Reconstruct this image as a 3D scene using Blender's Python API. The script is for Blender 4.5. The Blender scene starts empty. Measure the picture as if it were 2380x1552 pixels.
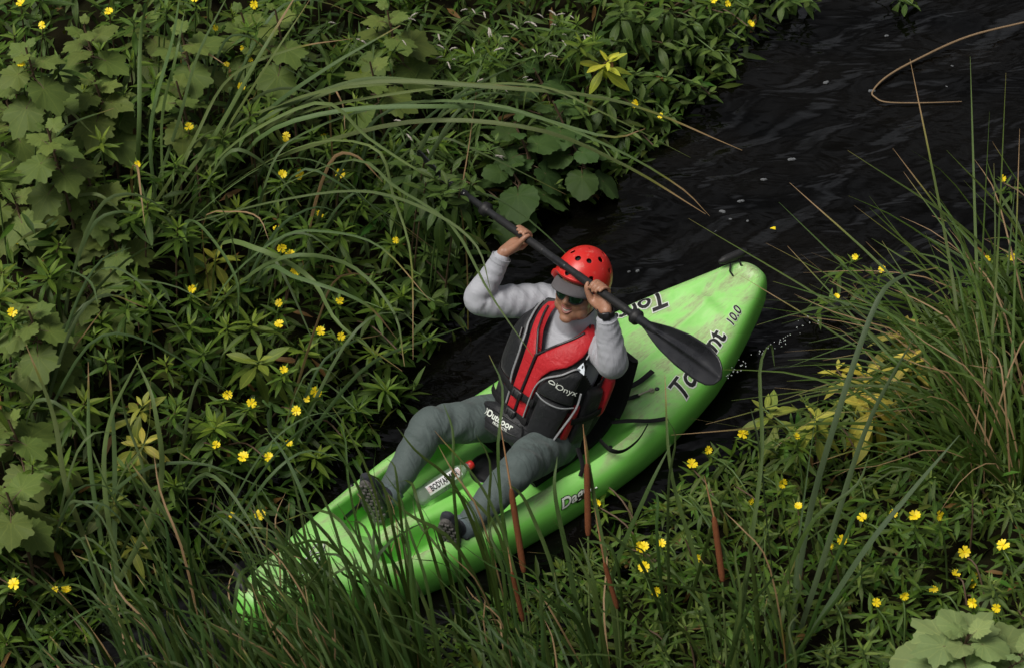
import bpy, bmesh, math, random
import numpy as np
from mathutils import Vector, Matrix

random.seed(7)
rng = np.random.default_rng(11)
R = math.radians
SC = bpy.context.scene
COL = SC.collection

# ------------------------------------------------------------------ camera
CAM_D, CAM_P, CAM_W = 11.7, R(45), 4.7          # distance, pitch, metres across the frame at the aim point
CAM_LOC = np.array([0, -CAM_D * math.cos(CAM_P), CAM_D * math.sin(CAM_P)])
cam = bpy.data.cameras.new('camera')
cam.sensor_width = 36.0
cam.lens = 36.0 * CAM_D / CAM_W
cam.clip_end = 400
cam.dof.use_dof = True
cam.dof.focus_distance = 11.25
cam.dof.aperture_fstop = 5.6
co = bpy.data.objects.new('camera', cam)
COL.objects.link(co)
co.location = CAM_LOC
co.rotation_euler = (R(45), 0, 0)
SC.camera = co

# ------------------------------------------------------------------ world: soft bright overcast
SUN_EL, SUN_AZ = R(63), R(-112)                  # azimuth measured from +Y towards +X
w = bpy.data.worlds.new('World')
SC.world = w
w.use_nodes = True
nt = w.node_tree
nt.nodes.clear()
sky = nt.nodes.new('ShaderNodeTexSky')
sky.sky_type = 'NISHITA'
sky.sun_disc = False
sky.sun_elevation = SUN_EL
sky.sun_rotation = SUN_AZ
sky.dust_density = 4.0
sky.air_density = 1.0
hsv = nt.nodes.new('ShaderNodeHueSaturation')
hsv.inputs['Saturation'].default_value = 0.22
bg = nt.nodes.new('ShaderNodeBackground')
bg.inputs['Strength'].default_value = 0.065
wo = nt.nodes.new('ShaderNodeOutputWorld')
nt.links.new(sky.outputs[0], hsv.inputs['Color'])
# broken cloud cover, the same in every direction
ctc = nt.nodes.new('ShaderNodeTexCoord')
cno = nt.nodes.new('ShaderNodeTexNoise')
cno.inputs['Scale'].default_value = 3.5
cno.inputs['Detail'].default_value = 5.0
crp = nt.nodes.new('ShaderNodeValToRGB')
crp.color_ramp.elements[0].position = .38; crp.color_ramp.elements[0].color = (.35, .35, .36, 1)
crp.color_ramp.elements[1].position = .66; crp.color_ramp.elements[1].color = (1.5, 1.5, 1.5, 1)
cmx = nt.nodes.new('ShaderNodeMix'); cmx.data_type = 'RGBA'; cmx.blend_type = 'MULTIPLY'; cmx.inputs[0].default_value = 1.0
nt.links.new(ctc.outputs['Generated'], cno.inputs['Vector'])
nt.links.new(cno.outputs[0], crp.inputs[0])
nt.links.new(hsv.outputs[0], cmx.inputs[6])
nt.links.new(crp.outputs[0], cmx.inputs[7])
nt.links.new(cmx.outputs[2], bg.inputs['Color'])
nt.links.new(bg.outputs[0], wo.inputs[0])
sun = bpy.data.lights.new('sun', 'SUN')
sun.energy = 2.4
sun.angle = R(28)
sun.color = (1.0, 0.95, 0.87)
so = bpy.data.objects.new('sun', sun)
COL.objects.link(so)
sd = Vector((math.sin(SUN_AZ) * math.cos(SUN_EL), math.cos(SUN_AZ) * math.cos(SUN_EL), math.sin(SUN_EL)))
so.rotation_euler = sd.to_track_quat('Z', 'Y').to_euler()
SC.view_settings.view_transform = 'Standard'
SC.view_settings.look = 'None'
SC.view_settings.exposure = 0.36
SC.view_settings.gamma = 1.0
SC.cycles.max_bounces = 6
SC.cycles.transparent_max_bounces = 8

# ------------------------------------------------------------------ survey helpers
_f = np.array([0, math.cos(CAM_P), -math.sin(CAM_P)])
_u = np.array([0, math.sin(CAM_P), math.cos(CAM_P)])
_r = np.array([1.0, 0, 0])
_k = CAM_W / CAM_D / 2380


def at(x, y, z=0.0):
    """point of the place seen at survey mark (x, y) that lies at height z"""
    dd = _f + _r * (x - 1190) * _k - _u * (y - 776) * _k
    return CAM_LOC + dd * ((z - CAM_LOC[2]) / dd[2])


# kayak frame: x from bow to stern, y towards the far bank, z up from the water
KO = np.array([-1.1376, -1.7941, 0.0])
KD = np.array([0.75245, 0.65865, 0.0])
KN = np.array([-0.65865, 0.75245, 0.0])
KROT = math.atan2(KD[1], KD[0])


def K(u, v, z=0.0):
    return KO + KD * u + KN * v + np.array([0, 0, z])


def toK(P):
    P = np.asarray(P, float) - KO
    return np.array([P @ KD, P @ KN, P[2]])


def sstep(x, a, b):
    t = np.clip((np.asarray(x, float) - a) / (b - a), 0, 1)
    return t * t * (3 - 2 * t)


class SinNoise:
    def __init__(s, seed, scale, octaves=3, n=7):
        g = np.random.default_rng(seed)
        s.c = []
        for o in range(octaves):
            for i in range(n):
                a = g.uniform(0, 2 * math.pi)
                k = 2 * math.pi / scale * 2 ** o * g.uniform(.6, 1.5)
                s.c.append((k * math.cos(a), k * math.sin(a), g.uniform(0, 6.28), .5 ** o / math.sqrt(n)))

    def __call__(s, x, y):
        r = 0
        for kx, ky, p, a in s.c:
            r = r + a * np.sin(kx * x + ky * y + p)
        return r


# ------------------------------------------------------------------ mesh helpers
def make_mesh(name, V, F, uv=None, col=None, smooth=True, mats=(), fmat=None):
    me = bpy.data.meshes.new(name)
    V = np.asarray(V, float)
    if isinstance(F, np.ndarray):
        nf, k = F.shape
        me.vertices.add(len(V)); me.vertices.foreach_set('co', V.ravel())
        me.loops.add(nf * k); me.loops.foreach_set('vertex_index', F.ravel().astype(np.int32))
        me.polygons.add(nf)
        me.polygons.foreach_set('loop_start', np.arange(0, nf * k, k, dtype=np.int32))
        me.polygons.foreach_set('loop_total', np.full(nf, k, dtype=np.int32))
        me.update(calc_edges=True)
    else:
        me.from_pydata(V.tolist(), [], [list(map(int, f)) for f in F])
    n = len(me.loops)
    li = np.empty(n, np.int32); me.loops.foreach_get('vertex_index', li)
    if uv is not None:
        l = me.uv_layers.new(name='UVMap')
        l.data.foreach_set('uv', np.asarray(uv, float)[li].ravel())
    if col is not None:
        a = me.color_attributes.new('Col', 'FLOAT_COLOR', 'POINT')
        c = np.ones((len(V), 4)); c[:, :col.shape[1]] = col
        a.data.foreach_set('color', c.ravel())
    if smooth:
        me.polygons.foreach_set('use_smooth', np.ones(len(me.polygons), bool))
    for m in mats:
        me.materials.append(m)
    if fmat is not None:
        me.polygons.foreach_set('material_index', np.asarray(fmat, np.int32))
    me.validate()
    me.update()
    return me


def link(name, me, parent=None, loc=None, mat=None):
    o = bpy.data.objects.new(name, me)
    COL.objects.link(o)
    if parent is not None:
        o.parent = parent
    if loc is not None:
        o.location = loc
    if mat is not None:
        me.materials.append(mat)
    return o


def tag(o, label=None, cat=None, group=None, kind=None):
    if label: o['label'] = label
    if cat: o['category'] = cat
    if group: o['group'] = group
    if kind: o['kind'] = kind
    return o


def thing(name, label, cat, loc=(0, 0, 0), rotz=0.0, group=None):
    o = bpy.data.objects.new(name, None)
    o.empty_display_size = .05
    COL.objects.link(o)
    o.location = loc
    o.rotation_euler = (0, 0, rotz)
    return tag(o, label, cat, group)


def unit(v):
    v = np.asarray(v, float)
    return v / (np.linalg.norm(v) + 1e-12)


def catmull(P, n):
    """smooth curve through the points of P (any dimension), n samples"""
    P = np.asarray(P, float)
    Q = np.vstack([2 * P[0] - P[1], P, 2 * P[-1] - P[-2]])
    out = []
    m = len(P) - 1
    for t in np.linspace(0, m - 1e-9, n):
        i = int(t); f = t - i
        a, b, c, d = Q[i], Q[i + 1], Q[i + 2], Q[i + 3]
        out.append(.5 * ((2 * b) + (c - a) * f + (2 * a - 5 * b + 4 * c - d) * f * f + (3 * b - a - 3 * c + d) * f ** 3))
    return np.array(out)


def tube(P, ra, rb=None, ref=(0, 0, 1), seg=14, caps=True, n=None, power=2.0):
    """closed tube along P with half-axes ra (along ref) and rb; returns V, F"""
    P = np.asarray(P, float)
    ra = np.broadcast_to(np.asarray(ra, float), (len(P),)).copy()
    rb = ra.copy() if rb is None else np.broadcast_to(np.asarray(rb, float), (len(P),)).copy()
    if n:
        X = catmull(np.column_stack([P, ra, rb]), n)
        P, ra, rb = X[:, :3], np.maximum(X[:, 3], 1e-4), np.maximum(X[:, 4], 1e-4)
    T = np.gradient(P, axis=0)
    T /= np.linalg.norm(T, axis=1)[:, None] + 1e-12
    ref = np.asarray(ref, float)
    rings = []
    th = np.linspace(0, 2 * math.pi, seg, endpoint=False)
    c, s = np.cos(th), np.sin(th)
    if power != 2.0:
        rr = (np.abs(c) ** power + np.abs(s) ** power) ** (-1 / power)
        c, s = c * rr, s * rr
    prev = None
    for i in range(len(P)):
        r0 = ref if prev is None else prev
        S = r0 - (r0 @ T[i]) * T[i]
        if np.linalg.norm(S) < 1e-4:
            S = np.cross(T[i], (1, .3, .2))
        S = unit(S); B = np.cross(T[i], S)
        prev = S if prev is not None or True else None
        rings.append((P[i], S, B, ra[i], rb[i], T[i]))
    full = []
    if caps:
        p, S, B, a, b, t = rings[0]
        for q in (1.0, .92, .7, .38):
            k = math.sqrt(max(0, 1 - q * q)); k = max(k, .02)
            full.append((p - t * min(a, b) * q, S, B, a * k, b * k, t))
    full += rings
    if caps:
        p, S, B, a, b, t = rings[-1]
        for q in (.38, .7, .92, 1.0):
            k = max(math.sqrt(max(0, 1 - q * q)), .02)
            full.append((p + t * min(a, b) * q, S, B, a * k, b * k, t))
    V = np.vstack([p + np.outer(c, S) * a + np.outer(s, B) * b for p, S, B, a, b, t in full])
    F = []
    m = len(full)
    for i in range(m - 1):
        for j in range(seg):
            j2 = (j + 1) % seg
            F.append((i * seg + j, i * seg + j2, (i + 1) * seg + j2, (i + 1) * seg + j))
    if caps:
        F.append(tuple(range(seg))[::-1])
        F.append(tuple((m - 1) * seg + j for j in range(seg)))
    return V, F


def ellipsoid(c, A, nu=16, nv=12):
    """A: 3x3 columns are the half-axis vectors"""
    A = np.asarray(A, float)
    V, F = [], []
    for i in range(nv + 1):
        ph = math.pi * i / nv
        for j in range(nu):
            t = 2 * math.pi * j / nu
            V.append((max(math.sin(ph), 1e-3) * math.cos(t), max(math.sin(ph), 1e-3) * math.sin(t), math.cos(ph)))
    V = np.array(V) @ A.T + np.asarray(c, float)
    for i in range(nv):
        for j in range(nu):
            F.append((i * nu + j, (i + 1) * nu + j, (i + 1) * nu + (j + 1) % nu, i * nu + (j + 1) % nu))
    F.append(tuple(range(nu))); F.append(tuple(nv * nu + j for j in range(nu))[::-1])
    return V, F


def box(c, hx, hy, hz, X=(1, 0, 0), Y=(0, 1, 0), Z=(0, 0, 1), bev=.25):
    """bevelled box as a lofted rounded slab"""
    X, Y, Z, c = (np.asarray(q, float) for q in (X, Y, Z, c))
    b = min(hx, hy) * bev
    bz = min(hz, b) * .8
    prof = []
    for (sx, sy, a0) in ((1, 1, 0), (-1, 1, 90), (-1, -1, 180), (1, -1, 270)):
        for a in (0, 45, 90):
            an = R(a0 + a)
            prof.append((sx * (hx - b) + b * math.cos(an), sy * (hy - b) + b * math.sin(an)))
    prof = np.array(prof)
    V = []
    for z, ins in ((-hz, bz), (-hz + bz, 0), (hz - bz, 0), (hz, bz)):
        sc = np.array([(hx - ins) / hx, (hy - ins) / hy])
        p = prof * sc
        V.append(c + np.outer(p[:, 0], X) + np.outer(p[:, 1], Y) + z * Z)
    V = np.vstack(V); n = 12
    F = [tuple(range(n))[::-1], tuple(3 * n + j for j in range(n))]
    for i in range(3):
        for j in range(n):
            F.append((i * n + j, i * n + (j + 1) % n, (i + 1) * n + (j + 1) % n, (i + 1) * n + j))
    return V, F


def join(parts):
    V, F, o = [], [], 0
    for v, f in parts:
        V.append(np.asarray(v, float)); F += [tuple(i + o for i in q) for q in f]; o += len(v)
    return np.vstack(V), F


def grid_faces(nu, nv, closed_v=False):
    F = []
    for i in range(nu - 1):
        for j in range(nv if closed_v else nv - 1):
            j2 = (j + 1) % nv
            F.append((i * nv + j, i * nv + j2, (i + 1) * nv + j2, (i + 1) * nv + j))
    return F


def remesh(V, F, voxel, smooth=4, fac=.5):
    """fuse overlapping closed shapes into one continuous surface"""
    me = make_mesh('tmp', V, F)
    bm = bmesh.new(); bm.from_mesh(me); bmesh.ops.recalc_face_normals(bm, faces=bm.faces); bm.to_mesh(me); bm.free()
    o = bpy.data.objects.new('tmp', me); COL.objects.link(o)
    m = o.modifiers.new('r', 'REMESH'); m.mode = 'VOXEL'; m.voxel_size = voxel; m.use_smooth_shade = True
    if smooth:
        s = o.modifiers.new('s', 'SMOOTH'); s.iterations = smooth; s.factor = fac
    dg = bpy.context.evaluated_depsgraph_get()
    out = bpy.data.meshes.new_from_object(o.evaluated_get(dg))
    bpy.data.objects.remove(o); bpy.data.meshes.remove(me)
    out.polygons.foreach_set('use_smooth', np.ones(len(out.polygons), bool))
    return out


def text_mesh(s, size=1.0, shear=0.0, bold=0.0, spacing=1.0):
    """flat lettering: V (x, y), F"""
    c = bpy.data.curves.new('t', 'FONT')
    c.body = s; c.size = size; c.shear = shear; c.offset = bold; c.space_character = spacing
    c.resolution_u = 3; c.align_x = 'CENTER'; c.align_y = 'CENTER'
    o = bpy.data.objects.new('t', c); COL.objects.link(o)
    dg = bpy.context.evaluated_depsgraph_get()
    me = bpy.data.meshes.new_from_object(o.evaluated_get(dg))
    V = np.array([v.co[:] for v in me.vertices]); F = [tuple(p.vertices) for p in me.polygons]
    bpy.data.objects.remove(o); bpy.data.curves.remove(c); bpy.data.meshes.remove(me)
    return V, F


# ------------------------------------------------------------------ materials
def nodes(name):
    m = bpy.data.materials.new(name); m.use_nodes = True
    t = m.node_tree
    b = t.nodes['Principled BSDF']
    return m, t, b


def N(t, kind, **kw):
    n = t.nodes.new(kind)
    for k, v in kw.items():
        if k.startswith('i_'):
            n.inputs[k[2:].replace('_', ' ')].default_value = v
        else:
            setattr(n, k, v)
    return n


def mixc(t, a, b, fac, blend='MIX'):
    n = t.nodes.new('ShaderNodeMix'); n.data_type = 'RGBA'; n.blend_type = blend
    for s, v in ((n.inputs[6], a), (n.inputs[7], b), (n.inputs[0], fac)):
        if hasattr(v, 'links') or hasattr(v, 'is_linked'):
            t.links.new(v, s)
        else:
            s.default_value = (*v, 1) if isinstance(v, (tuple, list)) and len(v) == 3 else v
    return n.outputs[2]


def math_(t, op, a, b=0.0, clamp=False):
    n = t.nodes.new('ShaderNodeMath'); n.operation = op; n.use_clamp = clamp
    for s, v in ((n.inputs[0], a), (n.inputs[1], b)):
        if hasattr(v, 'is_linked'):
            t.links.new(v, s)
        else:
            s.default_value = v
    return n.outputs[0]


def ramp(t, x, stops):
    n = t.nodes.new('ShaderNodeValToRGB')
    e = n.color_ramp.elements
    while len(e) < len(stops):
        e.new(.5)
    for q, (p, c) in zip(e, stops):
        q.position = p; q.color = (*c, 1) if len(c) == 3 else c
    t.links.new(x, n.inputs[0])
    return n.outputs[0]


def simple(name, col, rough=.5, spec=.5, var=.12, scale=30, bump=0.0, bscale=150, metal=0.0, coat=0.0):
    m, t, b = nodes(name)
    tc = N(t, 'ShaderNodeTexCoord')
    nz = N(t, 'ShaderNodeTexNoise', i_Scale=scale, i_Detail=4.0)
    t.links.new(tc.outputs['Object'], nz.inputs['Vector'])
    lo = tuple(c * (1 - var) for c in col); hi = tuple(min(1, c * (1 + var)) for c in col)
    t.links.new(mixc(t, lo, hi, nz.outputs[0]), b.inputs['Base Color'])
    b.inputs['Roughness'].default_value = rough
    b.inputs['Specular IOR Level'].default_value = spec
    b.inputs['Metallic'].default_value = metal
    b.inputs['Coat Weight'].default_value = coat
    if bump:
        n2 = N(t, 'ShaderNodeTexNoise', i_Scale=bscale, i_Detail=5.0)
        t.links.new(tc.outputs['Object'], n2.inputs['Vector'])
        bp = N(t, 'ShaderNodeBump', i_Strength=bump, i_Distance=.01)
        t.links.new(n2.outputs[0], bp.inputs['Height'])
        t.links.new(bp.outputs[0], b.inputs['Normal'])
    return m

# ------------------------------------------------------------------ terrain and water
BL_U = [-9, -1, .1, .5, .85, 1.3, 1.7, 2.0, 2.35, 2.7, 3.2, 3.7, 4.2, 4.7, 5.3, 9]
BL_V = [.9, .75, .8, .75, .75, .9, 1.1, 1.25, 1.5, 1.5, 1.4, 1.55, 1.65, 1.9, 2.1, 3.2]
BR_U = [-9, -1, 0, .5, 1.0, 1.9, 2.4, 2.8, 3.2, 3.9, 4.4, 9]
BR_V = [-.6, -.55, -.55, -.7, -.85, -.85, -.85, -.95, -.85, -.8, -.8, -.4]
_tn = SinNoise(3, 1.2)


def bank_d(x, y):
    """distance inside the left bank and the near bank (negative over the water)"""
    px, py = np.asarray(x) - KO[0], np.asarray(y) - KO[1]
    u = px * KD[0] + py * KD[1]
    v = px * KN[0] + py * KN[1]
    return v - np.interp(u, BL_U, BL_V), np.interp(u, BR_U, BR_V) - v


def ground_z(x, y):
    dl, dr = bank_d(x, y)
    zl = -.55 + .62 * sstep(dl, -.35, .1) + .42 * sstep(dl, .1, 2.6) + .05 * np.clip(dl - 2, 0, 30)
    zr = -.55 + .60 * sstep(dr, -.35, .1) + .28 * sstep(dr, .1, 1.6) + .03 * np.clip(dr - 2, 0, 30)
    return np.maximum(zl, zr) + .03 * _tn(np.asarray(x), np.asarray(y))


def warp(n, inner, outer, frac=.8):
    s = np.linspace(-1, 1, n)
    return np.sign(s) * np.where(np.abs(s) < frac, np.abs(s) / frac * inner, inner + (outer - inner) * ((np.abs(s) - frac) / (1 - frac)) ** 2.2)


gx = warp(200, 4.5, 60); GX, GY = np.meshgrid(gx, gx, indexing='ij')
V = np.column_stack([GX.ravel(), GY.ravel(), ground_z(GX, GY).ravel()])
m_soil, t, b = nodes('bank_soil')
tc = N(t, 'ShaderNodeTexCoord'); nz = N(t, 'ShaderNodeTexNoise', i_Scale=6.0, i_Detail=8.0)
t.links.new(tc.outputs['Object'], nz.inputs['Vector'])
t.links.new(ramp(t, nz.outputs[0], [(.3, (.006, .005, .003)), (.55, (.011, .010, .005)), (.75, (.010, .014, .005))]), b.inputs['Base Color'])
b.inputs['Roughness'].default_value = 1.0; b.inputs['Specular IOR Level'].default_value = .02
bp = N(t, 'ShaderNodeBump', i_Strength=.8, i_Distance=.05); t.links.new(nz.outputs[0], bp.inputs['Height']); t.links.new(bp.outputs[0], b.inputs['Normal'])
tag(link('ground', make_mesh('ground', V, np.array(grid_faces(200, 200)), mats=[m_soil])), kind='structure')

# water: broad swells and current wrinkles as geometry, fine ripples as relief
wx = warp(420, 3.3, 60, .93); WX, WY = np.meshgrid(wx, wx, indexing='ij')


def wave_z(x, y):
    u = (x - KO[0]) * KD[0] + (y - KO[1]) * KD[1]
    v = (x - KO[0]) * KN[0] + (y - KO[1]) * KN[1]
    a = SinNoise(5, .55, 2, 8)(u * .55, v * 1.5)
    c = SinNoise(9, .14, 2, 9)(u * .6 + .04 * a, v * 1.2 + .05 * a)
    patch = sstep(SinNoise(21, 1.1, 2)(u * .6, v), -.5, .9)
    return .0088 * a + .0009 * c * (.2 + patch)


V = np.column_stack([WX.ravel(), WY.ravel(), wave_z(WX, WY).ravel()])
m_water, t, b = nodes('dark_creek_water')
b.inputs['IOR'].default_value = 1.33
b.inputs['Specular IOR Level'].default_value = .5
tc = N(t, 'ShaderNodeTexCoord')
mp = N(t, 'ShaderNodeMapping'); mp.inputs['Rotation'].default_value = (0, 0, -KROT); mp.inputs['Scale'].default_value = (.55, 1.25, 1)
t.links.new(tc.outputs['Object'], mp.inputs['Vector'])
n1 = N(t, 'ShaderNodeTexNoise', i_Scale=4.0, i_Detail=2.0, i_Distortion=1.4); t.links.new(mp.outputs[0], n1.inputs['Vector'])
n2 = N(t, 'ShaderNodeTexNoise', i_Scale=26.0, i_Detail=2.5, i_Distortion=.8); t.links.new(mp.outputs[0], n2.inputs['Vector'])
n3 = N(t, 'ShaderNodeTexNoise', i_Scale=1.6, i_Detail=3.0); t.links.new(mp.outputs[0], n3.inputs['Vector'])
t.links.new(ramp(t, n3.outputs[0], [(.35, (.0010, .0010, .0009)), (.7, (.0032, .0027, .0018))]), b.inputs['Base Color'])
b.inputs['Roughness'].default_value = .04
calm = math_(t, 'MULTIPLY', n2.outputs[0], ramp(t, n3.outputs[0], [(.4, (.15,) * 3), (.65, (1,) * 3)]))
hgt = math_(t, 'ADD', math_(t, 'MULTIPLY', n1.outputs[0], 1.0), math_(t, 'MULTIPLY', calm, .16))
bp = N(t, 'ShaderNodeBump', i_Strength=.6, i_Distance=.03); t.links.new(hgt, bp.inputs['Height']); t.links.new(bp.outputs[0], b.inputs['Normal'])
tag(link('water', make_mesh('water', V, np.array(grid_faces(420, 420)), mats=[m_water])), kind='structure')

# ------------------------------------------------------------------ kayak
KL = 2.975
KC = -.05
HU = [0, .008, .03, .07, .14, .28, .43, .62, .8, 1.0, 1.2, 1.45, 1.7, 1.9, 2.1, 2.3, 2.42, 2.58, 2.73, 2.84, 2.91, 2.95, 2.97, KL]
HW = [.004, .035, .065, .090, .118, .165, .212, .262, .302, .336, .360, .377, .382, .376, .357, .324, .298, .244, .182, .134, .098, .066, .036, .004]


def k_hw(u):
    return np.interp(u, HU, HW)


def k_rim(u):
    q = (np.asarray(u) - 1.6) / 1.4
    return .195 + np.where(q > 0, .150, .085) * q * q


def k_deck(u, w):
    """height of the deck at station u, w = -1..1 across"""
    hw = k_hw(u)
    v = w * hw
    zr = k_rim(u)
    aw = np.abs(w)
    crown = .035 * (1 - w * w)
    top = zr + crown * (1 - sstep(u, .55, .75) * (1 - sstep(u, 1.95, 2.1)))
    # raised nose hump and recess on the bow deck
    top = top + .018 * np.exp(-((u - .42) / .16) ** 2) * (1 - sstep(aw, .3, .7))
    # stern: shallow dish with two folds
    st = sstep(u, 1.98, 2.12) * (1 - sstep(u, 2.5, 2.72))
    top = top - .030 * st * (1 - sstep(aw, .45, .72))
    top = top + .012 * sstep(u, 2.1, 2.3) * (1 - sstep(u, 2.6, 2.8)) * np.exp(-((v + .02 - .10 * (u - 2.3)) / .028) ** 2)
    top = top - .022 * sstep(u, 2.62, 2.68) * (1 - sstep(u, 2.86, 2.9)) * (1 - sstep(aw, .3, .6))
    # foot wells
    mf = sstep(u, .60, .70) * (1 - sstep(u, 1.55, 1.75)) * (1 - sstep(aw, .64, .75))
    ridge = np.exp(-((v + KC + .085) / .052) ** 6)
    rz = .205 - .085 * sstep(u, .7, 1.25)
    floor = .055 + (rz - .055) * ridge * (1 - sstep(u, 1.2, 1.36))
    # seat pan
    ms = sstep(u, 1.5, 1.62) * (1 - sstep(u, 1.86, 1.99)) * (1 - sstep(aw, .66, .78))
    z = top * (1 - mf) + floor * mf
    z = z * (1 - ms) + (.075 + .05 * sstep(u, 1.75, 1.98)) * ms
    # rounded gunwale
    zm = .055 + np.where(np.asarray(u) > 1.5, .18, .11) * np.clip(((u - 1.5) / 1.5) ** 2, 0, 1)
    e = (1 - np.clip(aw, 0, 1) ** 8) ** (1 / 2.4)
    return zm + (z - zm) * e * k_end(u)


def k_end(u):
    a = np.clip(1 - np.asarray(u) / .10, 0, 1); c = np.clip(1 - (KL - np.asarray(u)) / .13, 0, 1)
    return np.sqrt(np.clip(1 - a ** 2.2, 0, 1)) * np.sqrt(np.clip(1 - c ** 2.2, 0, 1))


def k_keel(u, w):
    zm = .055 + np.where(np.asarray(u) > 1.5, .18, .11) * np.clip(((u - 1.5) / 1.5) ** 2, 0, 1)
    zk = -.09 + np.where(np.asarray(u) > 1.5, .27, .22) * np.clip(np.abs(u - 1.5) / 1.5, 0, 1) ** 3.2
    return zm - (zm - zk) * (1 - np.abs(w) ** 2.6) ** (1 / 2.6) * k_end(u)


us = np.unique(np.concatenate([np.linspace(0, .14, 14), np.linspace(.14, 2.84, 190), np.linspace(2.84, KL, 14)]))
wt = np.sin(np.linspace(-1, 1, 81) * math.pi / 2 * .98) / math.sin(math.pi / 2 * .98)
wb = np.sin(np.linspace(1, -1, 31) * math.pi / 2)[1:-1]
rows = []
for u in us:
    a = np.column_stack([np.full(81, u), KC + wt * k_hw(u), k_deck(u, wt)])
    c = np.column_stack([np.full(29, u), KC + wb * k_hw(u), k_keel(u, wb)])
    rows.append(np.vstack([a, c]))
V = np.vstack(rows); nr = 110
F = grid_faces(len(us), nr, closed_v=True)
F.append(tuple(range(nr))); F.append(tuple((len(us) - 1) * nr + j for j in range(nr))[::-1])

m_kayak, t, b = nodes('lime_green_polyethylene')
tc = N(t, 'ShaderNodeTexCoord')
mp = N(t, 'ShaderNodeMapping'); mp.inputs['Scale'].default_value = (1.0, 2.6, 1.0); mp.inputs['Rotation'].default_value = (0, 0, .5)
t.links.new(tc.outputs['Object'], mp.inputs['Vector'])
d1 = N(t, 'ShaderNodeTexNoise', i_Scale=4.2, i_Detail=8.0, i_Roughness=.62, i_Distortion=.8); t.links.new(mp.outputs[0], d1.inputs['Vector'])
d2 = N(t, 'ShaderNodeTexNoise', i_Scale=40.0, i_Detail=6.0, i_Roughness=.7); t.links.new(mp.outputs[0], d2.inputs['Vector'])
mp2 = N(t, 'ShaderNodeMapping'); mp2.inputs['Scale'].default_value = (9, 150, 9); mp2.inputs['Rotation'].default_value = (0, 0, .75)
t.links.new(tc.outputs['Object'], mp2.inputs['Vector'])
d3 = N(t, 'ShaderNodeTexNoise', i_Scale=1.0, i_Detail=3.0); t.links.new(mp2.outputs[0], d3.inputs['Vector'])
sx = N(t, 'ShaderNodeSeparateXYZ'); t.links.new(tc.outputs['Object'], sx.inputs[0])
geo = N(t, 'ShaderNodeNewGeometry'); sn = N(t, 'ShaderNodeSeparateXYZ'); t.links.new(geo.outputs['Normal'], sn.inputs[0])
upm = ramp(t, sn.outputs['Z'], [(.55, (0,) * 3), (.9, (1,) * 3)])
lit_worn = ramp(t, sx.outputs['Z'], [(.12, (.25,) * 3), (.2, (1,) * 3)])  # height mask, shared by the painted top light and the scuffs
reg = math_(t, 'MULTIPLY', upm, lit_worn)
pale = mixc(t, (.185, .57, .09), (.37, .67, .24), math_(t, 'MULTIPLY', reg, ramp(t, d1.outputs[0], [(.3, (.2,) * 3), (.6, (1,) * 3)])))  # top light put into the colour: paler upward deck, deeper wells and sides
f1 = math_(t, 'MULTIPLY', ramp(t, d1.outputs[0], [(.44, (0,) * 3), (.60, (1,) * 3)]), math_(t, 'MULTIPLY', reg, ramp(t, d2.outputs[0], [(.35, (.25,) * 3), (.65, (1,) * 3)])))
scr = math_(t, 'MULTIPLY', ramp(t, d3.outputs[0], [(.60, (0,) * 3), (.70, (1,) * 3)]), ramp(t, d1.outputs[0], [(.40, (0,) * 3), (.58, (.75,) * 3)]))
c1 = mixc(t, pale, (.27, .27, .16), math_(t, 'MULTIPLY', f1, .95))
c2 = mixc(t, c1, (.13, .19, .05), math_(t, 'MULTIPLY', math_(t, 'MULTIPLY', scr, reg), .9))
t.links.new(c2, b.inputs['Base Color'])
b.inputs['Roughness'].default_value = .42
b.inputs['Specular IOR Level'].default_value = .45
b.inputs['Subsurface Weight'].default_value = .06
b.inputs['Subsurface Radius'].default_value = (.02, .03, .01)
bp = N(t, 'ShaderNodeBump', i_Strength=.12, i_Distance=.004); t.links.new(d2.outputs[0], bp.inputs['Height']); t.links.new(bp.outputs[0], b.inputs['Normal'])

m_black = simple('black_plastic', (.010, .010, .012), .38, .5, .3, 40, .05, 300)
m_web = simple('black_webbing', (.009, .009, .010), .75, .25, .3, 120, .4, 700)
m_rub = simple('black_rubber', (.013, .013, .014), .55, .35, .3, 60, .1, 200)
m_steel = simple('worn_steel', (.42, .38, .30), .35, .5, .2, 90, metal=.9)
m_logo_w = simple('white_print', (.62, .66, .60), .5, .4, .2, 90)
m_logo_k = simple('black_print', (.012, .012, .013), .45, .4, .4, 60)

kayak = thing('kayak', 'lime green sit-on-top kayak lying diagonally in the dark creek', 'kayak', KO, KROT)
link('hull', make_mesh('hull', V, F, mats=[m_kayak]), kayak)


def deck_pt(u, v, off=.002):
    w = np.clip((np.asarray(v) - KC) / k_hw(u), -1, 1)
    return np.column_stack([np.broadcast_to(u, np.shape(w)), v, k_deck(np.asarray(u), w) + off])


def densify(V, F, edge):
    me = bpy.data.meshes.new('d'); me.from_pydata([tuple(v) for v in V], [], F)
    bm = bmesh.new(); bm.from_mesh(me)
    bmesh.ops.triangulate(bm, faces=bm.faces)
    for _ in range(4):
        L = [e for e in bm.edges if e.calc_length() > edge]
        if not L: break
        bmesh.ops.subdivide_edges(bm, edges=L, cuts=1)
        bmesh.ops.triangulate(bm, faces=bm.faces)
    V2 = np.array([v.co[:] for v in bm.verts]); bm.verts.index_update()
    F2 = [tuple(v.index for v in f.verts) for f in bm.faces]
    bm.free(); bpy.data.meshes.remove(me)
    return V2, F2


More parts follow.
